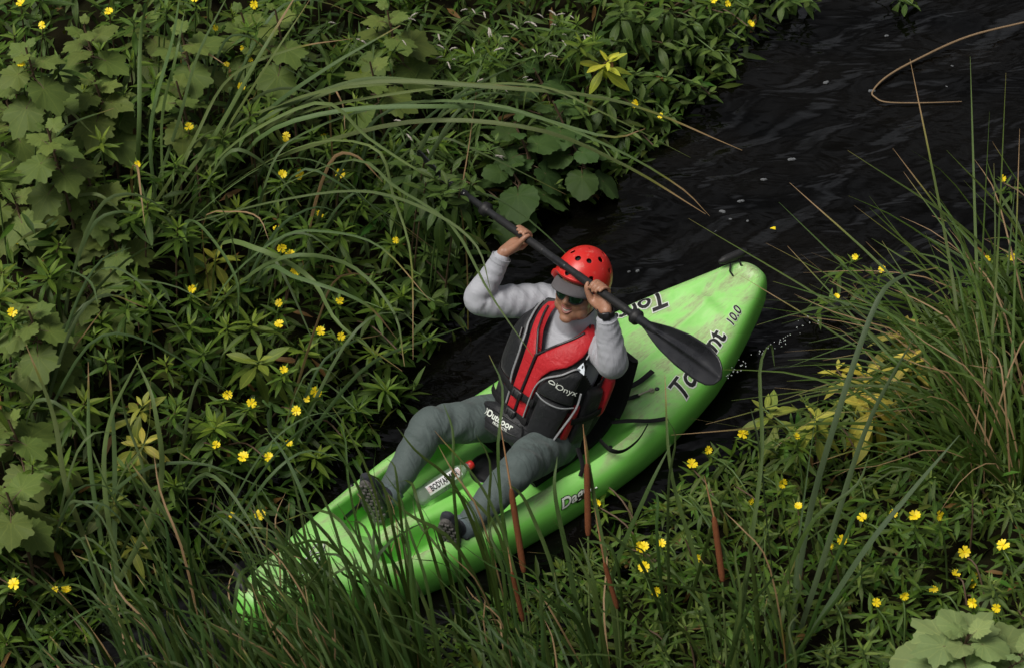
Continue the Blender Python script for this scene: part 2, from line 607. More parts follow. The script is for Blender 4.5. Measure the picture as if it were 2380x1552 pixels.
def deck_text(name, s, u0, v0, ang, size, off, mat, shear=0, bold=0, spacing=1.0, flip=1):
    TV, TF = text_mesh(s, size, shear, bold, spacing)
    TV, TF = densify(TV, TF, .012)
    ca, sa = math.cos(ang), math.sin(ang)
    uu = u0 + TV[:, 0] * ca - TV[:, 1] * sa; vv = v0 + TV[:, 0] * sa + TV[:, 1] * ca
    return link(name, make_mesh(name, deck_pt(uu, vv, off), TF, mats=[mat], smooth=False), kayak)


# stern lettering on both quarters: chunky italic, black with a pale edge, and the size numerals
for sgn, (tu, tv, ta) in ((-1, (2.36, -.268, .30)), (1, (2.36, .175, math.pi - .30))):
    deck_text('lettering_edge', 'Torrent', tu, tv, ta, .125, .003, m_logo_w, .25, .0075, .96)
    deck_text('lettering', 'Torrent', tu, tv, ta, .125, .0045, m_logo_k, .25, .0028, .96)
    cu, cv = tu + .235 * abs(math.cos(ta)) * (1 if sgn < 0 else -1), tv + .235 * math.sin(ta) * (1 if sgn < 0 else -1) * (1 if sgn < 0 else -1)
    if sgn < 0:
        deck_text('lettering_edge', '10.0', tu + .295, tv + .075, ta + .05, .058, .003, m_logo_w, .3, .003)
        deck_text('lettering', '10.0', tu + .295, tv + .075, ta + .05, .058, .0045, m_logo_k, .3, .0012)
# knot emblem on the bow deck: two interlaced pointed loops
for k, ph in enumerate((0, 1)):
    a = np.linspace(0, 2 * math.pi, 60)
    x = .085 * np.cos(a) + (.03 if ph else -.03); y = .026 * np.sin(a) * np.abs(np.sin(a)) ** .4 + .3 * (x - 0) * (1 if ph else .2)
    P = deck_pt(.37 + x * .9 - y * .2, -.075 + y + x * .15, .0025)
    tv_, tf_ = tube(P, .0045, .0012, ref=(0, 1, 0), seg=6, caps=False)
    link('emblem_loop', make_mesh('emblem_loop', tv_, tf_, mats=[m_logo_w if ph else m_logo_k]), kayak)
    tv_, tf_ = tube(P, .0022, .0024, ref=(0, 1, 0), seg=6, caps=False)
    link('emblem_loop', make_mesh('emblem_loop', tv_, tf_, mats=[m_logo_k if ph else m_logo_w]), kayak)
# maker's name on the near side of the hull
TV, TF = densify(*text_mesh('Dagger', .085, .3, .003), .012)


_wg = np.linspace(.72, .9999, 60)


def side_pt(u, z, off):
    out = []
    for uu, zz in zip(u, z):
        zg = k_deck(uu, -_wg)
        ww = np.interp(-zz, -zg, _wg)
        out.append((uu, KC - ww * k_hw(uu) - off, zz + off * .7))
    return np.array(out)


for off, bb, mm in ((.003, .005, m_logo_k), (.0045, .0015, m_logo_w)):
    TV, TF = densify(*text_mesh('Dagger', .075, .3, bb), .012)
    link('lettering', make_mesh('lettering', side_pt(1.53 + TV[:, 0], .138 + TV[:, 1] * .72, off), TF, mats=[mm], smooth=False), kayak)

# hatch lid between the legs
a = np.linspace(0, 2 * math.pi, 40, endpoint=False)
prof = [(.098, .0), (.098, .010), (.088, .014), (.082, .009), (.070, .012), (.045, .014), (.004, .016)]
HC = np.array([1.385, -.012, .060])
V = np.vstack([HC + np.column_stack([r * np.cos(a), r * np.sin(a), np.full(40, z)]) for r, z in prof])
link('hatch_lid', make_mesh('hatch_lid', V, grid_faces(len(prof), 40, True) + [tuple(6 * 40 + j for j in range(40))], mats=[m_black]), kayak)
# seat pad and back band
pts = [(1.44, .10), (1.55, .105), (1.72, .112), (1.84, .15), (1.93, .26), (1.98, .42), (2.0, .50)]
SP = catmull(np.array([(p[0], p[1]) for p in pts]), 24)
def slab(path, half, th, c=KC, edge=.02):
    V = []
    n = len(path)
    T = np.gradient(path, axis=0); T /= np.linalg.norm(T, axis=1)[:, None]
    for i in range(n):
        nn = np.array([-T[i][1], T[i][0]])
        for yy, s in ((-half, 0), (-half * .93, 1), (0, .8), (half * .93, 1), (half, 0)):
            q = path[i] + nn * th * s
            V.append((q[0], c + yy, q[1]))
        for yy in (half * .93, 0, -half * .93):
            q = path[i] - nn * th * .6
            V.append((q[0], c + yy, q[1]))
    F = grid_faces(n, 8, True); F += [tuple(range(8)), tuple((n - 1) * 8 + j for j in range(8))[::-1]]
    return V, F
V, F = slab(SP[:15], .19, .014); link('seat_pad', make_mesh('seat_pad', V, F, mats=[m_web]), kayak)
V, F = slab(SP[14:], .21, .020); link('back_band', make_mesh('back_band', V, F, mats=[m_web]), kayak)


def ribbon(P, width, th, wdir, mat, name, parent, n=40):
    C = catmull(np.asarray(P, float), n)
    V, F = tube(C, width / 2, th / 2, ref=wdir, seg=8, power=5)
    return link(name, make_mesh(name, V, F, mats=[mat]), parent)


ribbon([(1.93, -.155, .30), (2.0, -.158, .252), (2.10, -.165, .236), (2.19, -.163, .246)], .026, .003, (0, 1, .1), m_web, 'strap', kayak)
ribbon([(1.93, -.18, .27), (1.99, -.20, .235), (2.06, -.215, .222)], .024, .003, (0, 1, .1), m_web, 'strap', kayak)
ribbon([(1.84, -.27, .25), (1.92, -.31, .235), (2.0, -.355, .215), (2.07, -.385, .205)], .024, .003, (.4, 1, 0), m_web, 'strap', kayak)
ribbon([(1.74, -.31, .24), (1.74, -.38, .235), (1.79, -.405, .215), (1.88, -.40, .215), (1.96, -.375, .235)], .026, .003, (.2, .3, 1), m_web, 'strap', kayak)
ribbon([(1.62, -.30, .27), (1.60, -.355, .22), (1.57, -.375, .19)], .022, .003, (1, 0, 0), m_web, 'strap', kayak)
V, F = tube([(2.06, -.215, .224), (2.09, -.222, .226), (2.125, -.23, .226)], [.006, .004, .006], seg=8)
V2, F2 = tube([(2.12 + .011 * math.cos(q), -.231 + .011 * math.sin(q), .226) for q in np.linspace(0, 6.0, 14)], .0028, seg=6)
link('snap_hook', make_mesh('snap_hook', *join([(V, F), (V2, F2)]), mats=[m_steel]), kayak)
for (u, v) in ((.80, .215), (.835, .19), (2.145, -.24), (1.84, -.275), (.98, -.325), (1.35, .275)):
    z = deck_pt(np.array([u]), np.array([v]))[0]
    V, F = ellipsoid(z + (0, 0, .001), np.diag([.011, .011, .006]), 12, 8)
    link('deck_fitting', make_mesh('deck_fitting', V, F, mats=[m_black]), kayak)
# foot brace rails
for s in (1, -1):
    P = [(.70, KC + s * .20, .13), (1.02, KC + s * .235, .13)]
    V, F = tube(P, .016, .012, seg=8); link('foot_brace', make_mesh('foot_brace', V, F, mats=[m_black]), kayak)
# carry handles
for (c, ang, zc) in ((np.array([2.87, .035, .372]), -.25, 0), (np.array([.085, .03, .33]), 1.2, 0)):
    X = np.array([math.cos(ang), math.sin(ang), .08]); 
    V, F = tube([c - X * .062, c - X * .045, c, c + X * .045, c + X * .062], [.013, .019, .021, .019, .013], n=14, seg=12)
    h = link('carry_handle', make_mesh('carry_handle', V, F, mats=[m_rub]), kayak)
    zd = c[2] - .055
    V, F = tube([c + X * .02 + (0, -.012, -.01), c + X * .01 + (.0, -.04, -.03), c + X * .04 + (0, -.06, -.048)], .004, seg=6)
    link('handle_cord', make_mesh('handle_cord', V, F, mats=[m_web]), h)
    V, F = tube([c - X * .02 + (0, -.012, -.01), c - X * .03 + (-.02, -.04, -.035), c - X * .02 + (-.03, -.06, -.05)], .0045, seg=6)
    link('handle_cord', make_mesh('handle_cord', V, F, mats=[m_web]), h)

# ------------------------------------------------------------------ the paddler (kayak frame coordinates)
def pk(x, y, z):
    return toK(at(x, y, z))


BASE = np.array([1.60, -.05, .11])
m_skin, t, b = nodes('tanned_skin')
tc = N(t, 'ShaderNodeTexCoord'); nz = N(t, 'ShaderNodeTexNoise', i_Scale=22.0, i_Detail=5.0); t.links.new(tc.outputs['Object'], nz.inputs['Vector'])
t.links.new(mixc(t, (.25, .118, .070), (.36, .185, .115), nz.outputs[0]), b.inputs['Base Color'])
b.inputs['Roughness'].default_value = .48
b.inputs['Subsurface Weight'].default_value = .15; b.inputs['Subsurface Radius'].default_value = (.012, .005, .003)
n2 = N(t, 'ShaderNodeTexNoise', i_Scale=260.0, i_Detail=3.0); t.links.new(tc.outputs['Object'], n2.inputs['Vector'])
bp = N(t, 'ShaderNodeBump', i_Strength=.18, i_Distance=.003); t.links.new(n2.outputs[0], bp.inputs['Height']); t.links.new(bp.outputs[0], b.inputs['Normal'])


def cloth(name, col, rough=.8, fold=.0, fscale=14, var=.15, weave=.15, fdist=.03, stretch=(1, 1, 1)):
    m, t, b = nodes(name)
    tc = N(t, 'ShaderNodeTexCoord')
    mp = N(t, 'ShaderNodeMapping'); mp.inputs['Scale'].default_value = stretch
    t.links.new(tc.outputs['Object'], mp.inputs['Vector'])
    nz = N(t, 'ShaderNodeTexNoise', i_Scale=9.0, i_Detail=6.0); t.links.new(tc.outputs['Object'], nz.inputs['Vector'])
    t.links.new(mixc(t, tuple(c * (1 - var) for c in col), tuple(c * (1 + var) for c in col), nz.outputs[0]), b.inputs['Base Color'])
    b.inputs['Roughness'].default_value = rough
    b.inputs['Specular IOR Level'].default_value = .3
    b.inputs['Sheen Weight'].default_value = .08
    n1 = N(t, 'ShaderNodeTexNoise', i_Scale=float(fscale), i_Detail=3.0, i_Distortion=.8); t.links.new(mp.outputs[0], n1.inputs['Vector'])
    n2 = N(t, 'ShaderNodeTexNoise', i_Scale=420.0, i_Detail=2.0); t.links.new(tc.outputs['Object'], n2.inputs['Vector'])
    b1 = N(t, 'ShaderNodeBump', i_Strength=fold, i_Distance=fdist); t.links.new(n1.outputs[0], b1.inputs['Height'])
    b2 = N(t, 'ShaderNodeBump', i_Strength=weave, i_Distance=.002); t.links.new(n2.outputs[0], b2.inputs['Height']); t.links.new(b1.outputs[0], b2.inputs['Normal'])
    t.links.new(b2.outputs[0], b.inputs['Normal'])
    return m


m_shirt = cloth('light_grey_jersey', (.36, .37, .405), .6, .26, 15, .05, .1, .03, (2.4, .8, .7))
m_trous = cloth('slate_green_cloth', (.070, .092, .089), .72, .42, 13, .16, .12, .03, (2.0, .8, .7))
m_vblk = cloth('black_nylon', (.011, .012, .014), .55, .45, 26, .25, .2, .012)
m_vred = cloth('red_nylon', (.42, .014, .020), .5, .45, 30, .12, .2, .012)
m_pipe = simple('grey_reflective_piping', (.22, .23, .24), .45, .5, .2, 80)
m_mesh = simple('red_black_mesh', (.10, .012, .014), .8, .2, .9, 420)
m_shoe = cloth('dark_shoe_cloth', (.022, .024, .032), .8, .2, 30)
m_sole = simple('dark_grey_sole', (.095, .090, .085), .8, .3, .35, 60, .6, 130)
m_white = simple('white_trim', (.62, .62, .60), .6, .4, .1, 60)
m_helm, t, b = nodes('scuffed_red_shell')
tc = N(t, 'ShaderNodeTexCoord'); nz = N(t, 'ShaderNodeTexNoise', i_Scale=26.0, i_Detail=9.0, i_Roughness=.7); t.links.new(tc.outputs['Object'], nz.inputs['Vector'])
nb = N(t, 'ShaderNodeTexNoise', i_Scale=7.0, i_Detail=2.0); t.links.new(tc.outputs['Object'], nb.inputs['Vector'])
sc = math_(t, 'MULTIPLY', ramp(t, nz.outputs[0], [(.56, (0,) * 3), (.66, (1,) * 3)]), ramp(t, nb.outputs[0], [(.4, (0,) * 3), (.65, (1,) * 3)]))
t.links.new(mixc(t, (.56, .018, .014), (.60, .20, .16), math_(t, 'MULTIPLY', sc, .8)), b.inputs['Base Color'])
b.inputs['Roughness'].default_value = .38

HC_ = np.array([1.835, -.06, .905])
_y, _p = R(17), R(20)
HU_ = np.array([0, 0, 1.0])
HF = np.array([-math.cos(_y) * math.cos(_p), -math.sin(_y) * math.cos(_p), math.sin(_p)])
HLft = unit(np.cross(HU_, HF)); HU_ = np.cross(HF, HLft)


def h(f, l, u):
    return HC_ + HF * f + HLft * l + HU_ * u


def hell(f, l, u, a, bb, c):
    return ellipsoid(h(f, l, u), np.column_stack([HF * a, HLft * bb, HU_ * c]), 20, 16)


J = {
    'pel': np.array([1.60, -.05, .215]), 'chest': np.array([1.76, -.04, .50]), 'shm': np.array([1.85, -.035, .66]),
    'sR': np.array([1.845, .150, .655]), 'sL': np.array([1.835, -.225, .660]),
    'eR': pk(1112, 697, .735), 'wR': pk(1172, 585, .935), 'eL': pk(1424, 842, .79), 'wL': pk(1408, 722, 1.035),
    'hR': np.array([1.60, .055, .205]), 'hL': np.array([1.60, -.155, .205]),
    'kR': pk(998, 990, .33), 'aR': pk(896, 1160, .17), 'kL': pk(1208, 1086, .355), 'aL': pk(1070, 1238, .19),
}
SHAFT_A, SHAFT_B = pk(1067, 443, .90), pk(1503, 754, 1.145)
SD = unit(SHAFT_B - SHAFT_A)


def shaft_at(v):
    return SHAFT_A + (SHAFT_B - SHAFT_A) * ((SHAFT_A[1] - v) / (SHAFT_A[1] - SHAFT_B[1]))


def hand(wrist, gv, inboard):
    """grip with the palm towards the bow: fingers pass over the shaft, tips in front, thumb along the near side"""
    c = shaft_at(gv)
    q = (wrist - c) - ((wrist - c) @ SD) * SD
    q = unit(q)                                           # from shaft to wrist
    e = unit(np.cross(q, SD)); e = e if e[0] > 0 else -e    # back-of-hand side (towards the stern)
    S, r = .0165, .0088
    rl = S + r * .95
    out = []
    A = SD * inboard                                      # towards the middle of the shaft
    for i, (off, rr, ln) in enumerate(((.030, .0092, 1.0), (.010, .0097, 1.06), (-.010, .0092, 1.0), (-.029, .0080, .86))):
        o = c + A * off
        pts = [o + q * .040 + e * .022]
        for ang in (15, 60, 105, 150, 190):
            an = R(-20 + ang * ln)
            # angle 0: back side, 90: far side (away from wrist), 180: front
            pts.append(o + (e * math.cos(an) - q * math.sin(an)) * (rl + .002))
        out.append(tube(pts, [rr * 1.2, rr * 1.12, rr * 1.05, rr, rr * .95, rr * .82], n=16, seg=10))
    # palm slab: from wrist to knuckle row behind the shaft
    pm = [wrist, wrist * .55 + (c + q * .045 + e * .010) * .45, c + q * .040 + e * .012, c + q * .018 + e * .024]
    out.append(tube(pm, [.030, .036, .042, .038], [.023, .021, .018, .012], ref=A, n=12, seg=16))
    # ball of the thumb and thumb
    tb = c + q * .062 + A * .022 - e * .006
    out.append(tube([wrist + A * .008, tb, c + q * .030 + A * .043 - e * .020, c + q * .004 + A * .052 - e * .026, c - q * .012 + A * .055 - e * .021],
                    [.018, .018, .0135, .0112, .009], n=16, seg=10))
    nails = []
    return out


def arm_skin(e, w):
    return tube([e, e * .5 + w * .5, w], [.045, .042, .029], [.043, .040, .025], n=14, seg=16)


B = []
B += [hell(-.010, 0, .030, .103, .080, .112), hell(.028, 0, -.040, .070, .072, .080), hell(.048, 0, -.090, .047, .055, .043), hell(.078, 0, -.119, .022, .028, .020)]
for s in (1, -1):
    B += [hell(.050, s * .040, -.036, .040, .036, .036), hell(.0, s * .079, -.02, .022, .011, .033), hell(.042, s * .050, -.076, .034, .027, .038)]
    B.append(hell(.104, s * .013, -.036, .010, .009, .008))
B.append(tube([h(.088, 0, .018), h(.101, 0, -.006), h(.115, 0, -.030)], [.010, .010, .0135], n=8, seg=12))
B.append(hell(.082, 0, .030, .018, .055, .013))
B.append(tube([J['shm'] + (0.02, 0, -.02), h(-.025, 0, -.10), h(-.015, 0, -.03)], [.060, .062, .062], n=8, seg=20))
B.append(tube([J['pel'], J['chest'], J['shm']], [.14, .15, .11], [.10, .10, .055], ref=(0, 1, 0), n=10, seg=24))
B.append(tube([J['sR'], J['shm'], J['sL']], [.050, .050, .050], n=8))
for s in 'RL':
    B.append(tube([J['s' + s], J['e' + s]], [.055, .042]))
    B.append(arm_skin(J['e' + s], J['w' + s]))
    B.append(tube([J['h' + s], J['k' + s], J['a' + s]], [.062, .040, .030], n=10))
    B.append(tube([J['a' + s], J['a' + s] + (.0, 0, -.05), J['a' + s] + (-.012, 0, .04)], [.030, .028, .020]))
B += hand(J['wR'], .275, 1.0)
B += hand(J['wL'], -.265, -1.0)
V, F = join(B)
person = thing('person', 'kayaker in red helmet, grey shirt and black and red life vest holding a paddle overhead', 'person', K(*BASE), KROT)


def off(me):
    me.transform(Matrix.Translation(Vector(-BASE)))
    return me


def part(name, V, F, mat, parent=person, smooth=True):
    return link(name, make_mesh(name, np.asarray(V, float) - BASE, F, mats=[mat], smooth=smooth), parent)


body = link('body', off(remesh(V, F, .0042, 5, .45)), person, mat=m_skin)

# ---- face details
mw = np.linspace(-1, 1, 15)


def mouth(x, u, f):
    return h(f - .030 * x * x, x * .034, u + .014 * x * x)


m_lip = simple('lips', (.22, .07, .055), .4, .5, .1, 60)
m_teeth = simple('teeth', (.72, .68, .60), .25, .5, .06, 120)
V, F = tube([mouth(x, -.0645, .101) for x in mw], .0042, .0040, seg=8); part('lip', V, F, m_lip)
V, F = tube([mouth(x, -.0645 - .021 * (1 - x * x), .098) for x in mw], .0052, .0048, seg=8); part('lip', V, F, m_lip)
V = []
for x in mw * .92:
    V += [mouth(x, -.066, .0975), mouth(x, -.066 - .011 * (1 - x * x) - .003, .098)]
th_ = part('teeth', V, [(2 * i, 2 * i + 1, 2 * i + 3, 2 * i + 2) for i in range(14)], m_teeth)
sm = th_.modifiers.new('s', 'SOLIDIFY'); sm.thickness = .004; sm.offset = -1
V = []
for x in mw * .95:
    V += [mouth(x, -.068, .092), mouth(x, -.066 - .019 * (1 - x * x) - .002, .092)]
part('mouth_hollow', V, [(2 * i, 2 * i + 1, 2 * i + 3, 2 * i + 2) for i in range(14)], simple('mouth_inside', (.05, .012, .012), .6))
m_hair = simple('dark_stubble', (.03, .022, .018), .8, .2, .3, 200)

# ---- helmet
def dome(fi, th, rr=(.131, .114, .134), c=(-.012, 0, .040)):
    """fi polar angle from the top, th azimuth (0 = front, 90 = his left)"""
    x = math.sin(fi) * math.cos(th); y = math.sin(fi) * math.sin(th); z = math.cos(fi)
    return h(c[0] + rr[0] * x, c[1] + rr[1] * y, c[2] + rr[2] * z)


def fimax(th):
    a = abs((th + math.pi) % (2 * math.pi) - math.pi)
    return R(76) + R(33) * float(sstep(a, R(38), R(80))) - R(4) * float(sstep(a, R(110), R(170)))


holes = []
for a, fi, rx, ry in ((-38, 64, .011, .011), (-12, 66, .012, .012), (18, 64, .011, .011), (44, 66, .011, .011), (100, 60, .010, .012), (-100, 60, .010, .012), (150, 62, .011, .011), (-150, 62, .011, .011),
                      (-8, 34, .016, .009), (35, 33, .014, .009), (82, 33, .009, .016), (130, 33, .014, .009), (180, 34, .016, .009), (-55, 33, .014, .009), (-100, 33, .009, .016), (-140, 33, .014, .009)):
    holes.append((np.array(dome(R(fi), R(a))), rx, ry, R(a)))
nth, nfi = 220, 110
V, F = [], []
for j in range(nth):
    th = 2 * math.pi * j / nth; fm = fimax(th)
    for i in range(nfi):
        V.append(dome(.02 + (fm - .02) * i / (nfi - 1), th))
V = np.array(V)
for j in range(nth):
    for i in range(nfi - 1):
        q = (j * nfi + i, ((j + 1) % nth) * nfi + i, ((j + 1) % nth) * nfi + i + 1, j * nfi + i + 1)
        c = V[list(q)].mean(0)
        if any(np.linalg.norm(c - p) < (rx + ry) / 2 * (1 + .3 * ((rx - ry) / (rx + ry)) * 0) for p, rx, ry, a in holes):
            continue
        F.append(q)
F.append(tuple(j * nfi for j in range(nth)))
hm = part('helmet', V, F, m_helm)
sm = hm.modifiers.new('s', 'SOLIDIFY'); sm.thickness = .0045; sm.offset = -1
V, F = [], []
for j in range(60):
    th = 2 * math.pi * j / 60; fm = fimax(th) - .03
    for i in range(30):
        V.append(dome(.02 + (fm - .02) * i / 29, th, (.120, .103, .123)))
F = grid_faces(60, 30)
F += [(59 * 30 + i, i, i + 1, 59 * 30 + i + 1) for i in range(29)] + [tuple(j * 30 for j in range(60))]
lin = part('liner', V, F, m_rub, hm)
lin.location = (0, 0, 0)
# brow band of the shell and rivets
V, F = tube([dome(fimax(R(a)) - .02, R(a), (.136, .118, .137)) for a in range(-62, 63, 4)], .004, .016, ref=tuple(HF), seg=8)
part('brow_rim', V, F, m_helm, hm)
for a in (70, -70, 110, -110):
    V, F = ellipsoid(dome(R(98), R(a), (.134, .117, .137)), np.eye(3) * .005, 10, 8); part('rivet', V, F, m_steel, hm)
# cap brim below the helmet
m_brim = cloth('grey_cap_cloth', (.085, .080, .085), .8, .1, 20, .1)
V = []
nb_ = 21
for a in np.linspace(-1, 1, nb_):
    an = a * R(72)
    base = h(-.012 + .122 * math.cos(an), .104 * math.sin(an), .056 - .014 * a * a)
    for k in range(7):
        q = k / 6
        ext = .066 * (1 - abs(a) ** 2.6) * q
        V.append(base + HF * ext + HLft * (.006 * q * a) - HU_ * (.016 * q * q + .030 * q * a * a + .004 * q))
br = part('cap_brim', V, grid_faces(nb_, 7), m_brim)
sm = br.modifiers.new('s', 'SOLIDIFY'); sm.thickness = .004
# sunglasses
m_lens, t, b = nodes('green_mirror_lens')
b.inputs['Base Color'].default_value = (.10, .22, .15, 1); b.inputs['Metallic'].default_value = .85; b.inputs['Roughness'].default_value = .08
tc = N(t, 'ShaderNodeTexCoord'); nz = N(t, 'ShaderNodeTexNoise', i_Scale=30.0); t.links.new(tc.outputs['Object'], nz.inputs['Vector'])
t.links.new(mixc(t, (.03, .07, .05), (.12, .30, .20), nz.outputs[0]), b.inputs['Base Color'])
gl = None
V, F = tube([h(.112, 0, .004), h(.108, .012, .010), h(.106, .03, .012), h(.098, .055, .010), h(.078, .074, .006), h(.0, .086, .004)], .0042, n=20, seg=8)
V2, F2 = tube([h(.112, 0, .004), h(.108, -.012, .010), h(.106, -.03, .012), h(.098, -.055, .010), h(.078, -.074, .006), h(.0, -.086, .004)], .0042, n=20, seg=8)
gl = part('sunglasses', *join([(V, F), (V2, F2)]), m_black)
for s in (1, -1):
    V = [h(.110, s * .034, -.008)]
    for k in range(24):
        a = 2 * math.pi * k / 24
        x = math.cos(a); y = math.sin(a)
        V.append(h(.104 - .010 * x * x - .012 * x, s * (.034 + .029 * x), -.008 + .021 * y - .004 * x * y))
    part('lens', V, [(0, 1 + k, 1 + (k + 1) % 24) for k in range(24)], m_lens, gl)
    V, F = tube([h(.106 - .010 * math.cos(a) ** 2 - .012 * math.cos(a), s * (.034 + .030 * math.cos(a)), -.008 + .022 * math.sin(a)) for a in np.linspace(0, 2 * math.pi, 25)], .0026, seg=6)
    part('rim', V, F, m_black, gl)
# chin strap
for s in (1, -1):
    ribbon([h(.0, s * .100, -.030) - BASE, h(.015, s * .084, -.075) - BASE, h(.035, s * .05, -.118) - BASE, h(.040, 0, -.134) - BASE], .014, .003, tuple(HF), m_web, 'chin_strap', hm, 16)

# ---- shirt: sleeves with gathered folds, chest and collar
def folded(P, ra, n, amp, freq, seed, ref=(0, 0, 1), rb=None):
    g = np.random.default_rng(seed)
    X = catmull(np.column_stack([np.asarray(P, float), ra, ra if rb is None else rb]), n)
    s = np.linspace(0, 1, n)
    am = np.interp(s, np.linspace(0, 1, len(amp)), amp)
    w_ = np.sin(s * freq * 6.28 + 1.2 * np.sin(s * 9 + seed)) + .5 * np.sin(s * freq * 11.3 + seed)
    V, F = tube(X[:, :3], X[:, 3], X[:, 4], ref=ref, seg=36)
    off4 = 4
    C = X[:, :3]
    for i in range(n):
        ring = V[(i + off4) * 36:(i + off4 + 1) * 36]
        th = np.linspace(0, 2 * math.pi, 36, endpoint=False)
        ph = g.uniform(0, .4)
        w1 = np.sin(6.28 * freq * s[i] + 4.2 * np.sin(th + seed) + 1.3 * np.sin(2 * th + 5 * s[i] + seed))
        w2 = np.sin(6.28 * freq * 1.7 * s[i] - 2.6 * np.sin(th + 1.3 * seed) + 2 * s[i])
        k = 1 + am[i] * ((np.abs(w1) ** .7 * np.sign(w1)) * (.5 + .5 * np.cos(th - 1.2 + 3 * s[i])) + .6 * w2 * (.5 + .5 * np.cos(th + 1.9 - 4 * s[i])))
        V[(i + off4) * 36:(i + off4 + 1) * 36] = C[i] + (ring - C[i]) * k[:, None]
    return V, F


def lerp(a, b, f):
    return a * (1 - f) + b * f


SP_ = []
SP_.append(folded([J['sR'] + (0.0, -.05, -.01), J['sR'], lerp(J['sR'], J['eR'], .5), J['eR'], lerp(J['eR'], J['wR'], .5), lerp(J['eR'], J['wR'], .84)],
                  [.080, .082, .072, .062, .050, .040], 70, [.02, .035, .05, .05, .04, .03], 11, 3))
SP_.append(folded([J['sL'] + (0.0, .05, -.01), J['sL'], lerp(J['sL'], J['eL'], .5), J['eL'], lerp(J['eL'], J['wL'], .5), lerp(J['eL'], J['wL'], .80)],
                  [.080, .080, .072, .064, .054, .044], 70, [.02, .035, .05, .05, .04, .03], 11, 5))
SP_.append(tube([J['pel'] + (.02, 0, .08), J['chest'], J['shm'] + (0, 0, -.02)], [.17, .18, .16], [.125, .13, .09], ref=(0, 1, 0), n=12, seg=36))
SP_.append(tube([J['shm'] + (0, 0, -.03), lerp(J['shm'], h(-.025, 0, -.10), .62)], [.125, .082], [.098, .078], ref=(0, 1, 0), seg=30))
V, F = join(SP_)
link('shirt', off(remesh(V, F, .0055, 2, .4)), person, mat=m_shirt)
# cuffs
for s, e in (('R', .84), ('L', .80)):
    c0, c1 = lerp(J['e' + s], J['w' + s], e - .05), lerp(J['e' + s], J['w' + s], e + .055)
    V, F = tube([c0, lerp(c0, c1, .5), c1], [.044, .044, .045], [.042, .041, .042], seg=28, caps=False, n=8)
    cf = part('cuff', V, F, m_shirt); sm = cf.modifiers.new('s', 'SOLIDIFY'); sm.thickness = .003
# watch on his left wrist
wl = lerp(J['eL'], J['wL'], .97); wa = unit(J['wL'] - J['eL'])
V, F = tube([wl - wa * .012, wl + wa * .012], [.034, .034], [.030, .030], seg=28, caps=False, n=6)
wt_ = part('watch', V, F, m_rub); sm = wt_.modifiers.new('s', 'SOLIDIFY'); sm.thickness = .005; sm.offset = 1
sdir = unit(np.cross(wa, (-.6, -.6, .5)))
V, F = box(wl + unit(np.cross(sdir, wa)) * .034, .019, .017, .006, wa, sdir, np.cross(wa, sdir)); part('watch_case', V, F, m_black, wt_)

# ---- trousers
TR = []
for s, sd_ in (('R', 1), ('L', 2)):
    TR.append(folded([J['h' + s] + (.03, 0, 0), lerp(J['h' + s], J['k' + s], .4), lerp(J['h' + s], J['k' + s], .8), J['k' + s], lerp(J['k' + s], J['a' + s], .2), lerp(J['k' + s], J['a' + s], .6), lerp(J['k' + s], J['a' + s], .93)],
                     [.110, .100, .086, .080, .076, .064, .052], 90, [.03, .06, .06, .035, .05, .05, .04], 6, sd_ + 7))
TR.append(tube([J['hR'] + (.01, .0, .0), J['pel'] + (-.01, 0, .0), J['hL'] + (.01, 0, 0)], [.118, .125, .118], n=8, seg=28))
TR.append(tube([J['pel'], lerp(J['pel'], J['chest'], .4)], [.175, .165], [.125, .12], ref=(0, 1, 0), seg=30))
V, F = join(TR)
link('trousers', off(remesh(V, F, .0065, 3, .5)), person, mat=m_trous)
m_cuff2 = cloth('ribbed_trouser_cuff', (.095, .125, .135), .85, .1, 60, .2, .5)
for s in 'RL':
    c0, c1 = lerp(J['k' + s], J['a' + s], .86), lerp(J['k' + s], J['a' + s], 1.02)
    V, F = tube([c0, c1], [.060, .050], seg=26, caps=False, n=6)
    cf = part('trouser_cuff', V, F, m_cuff2); sm = cf.modifiers.new('s', 'SOLIDIFY'); sm.thickness = .004

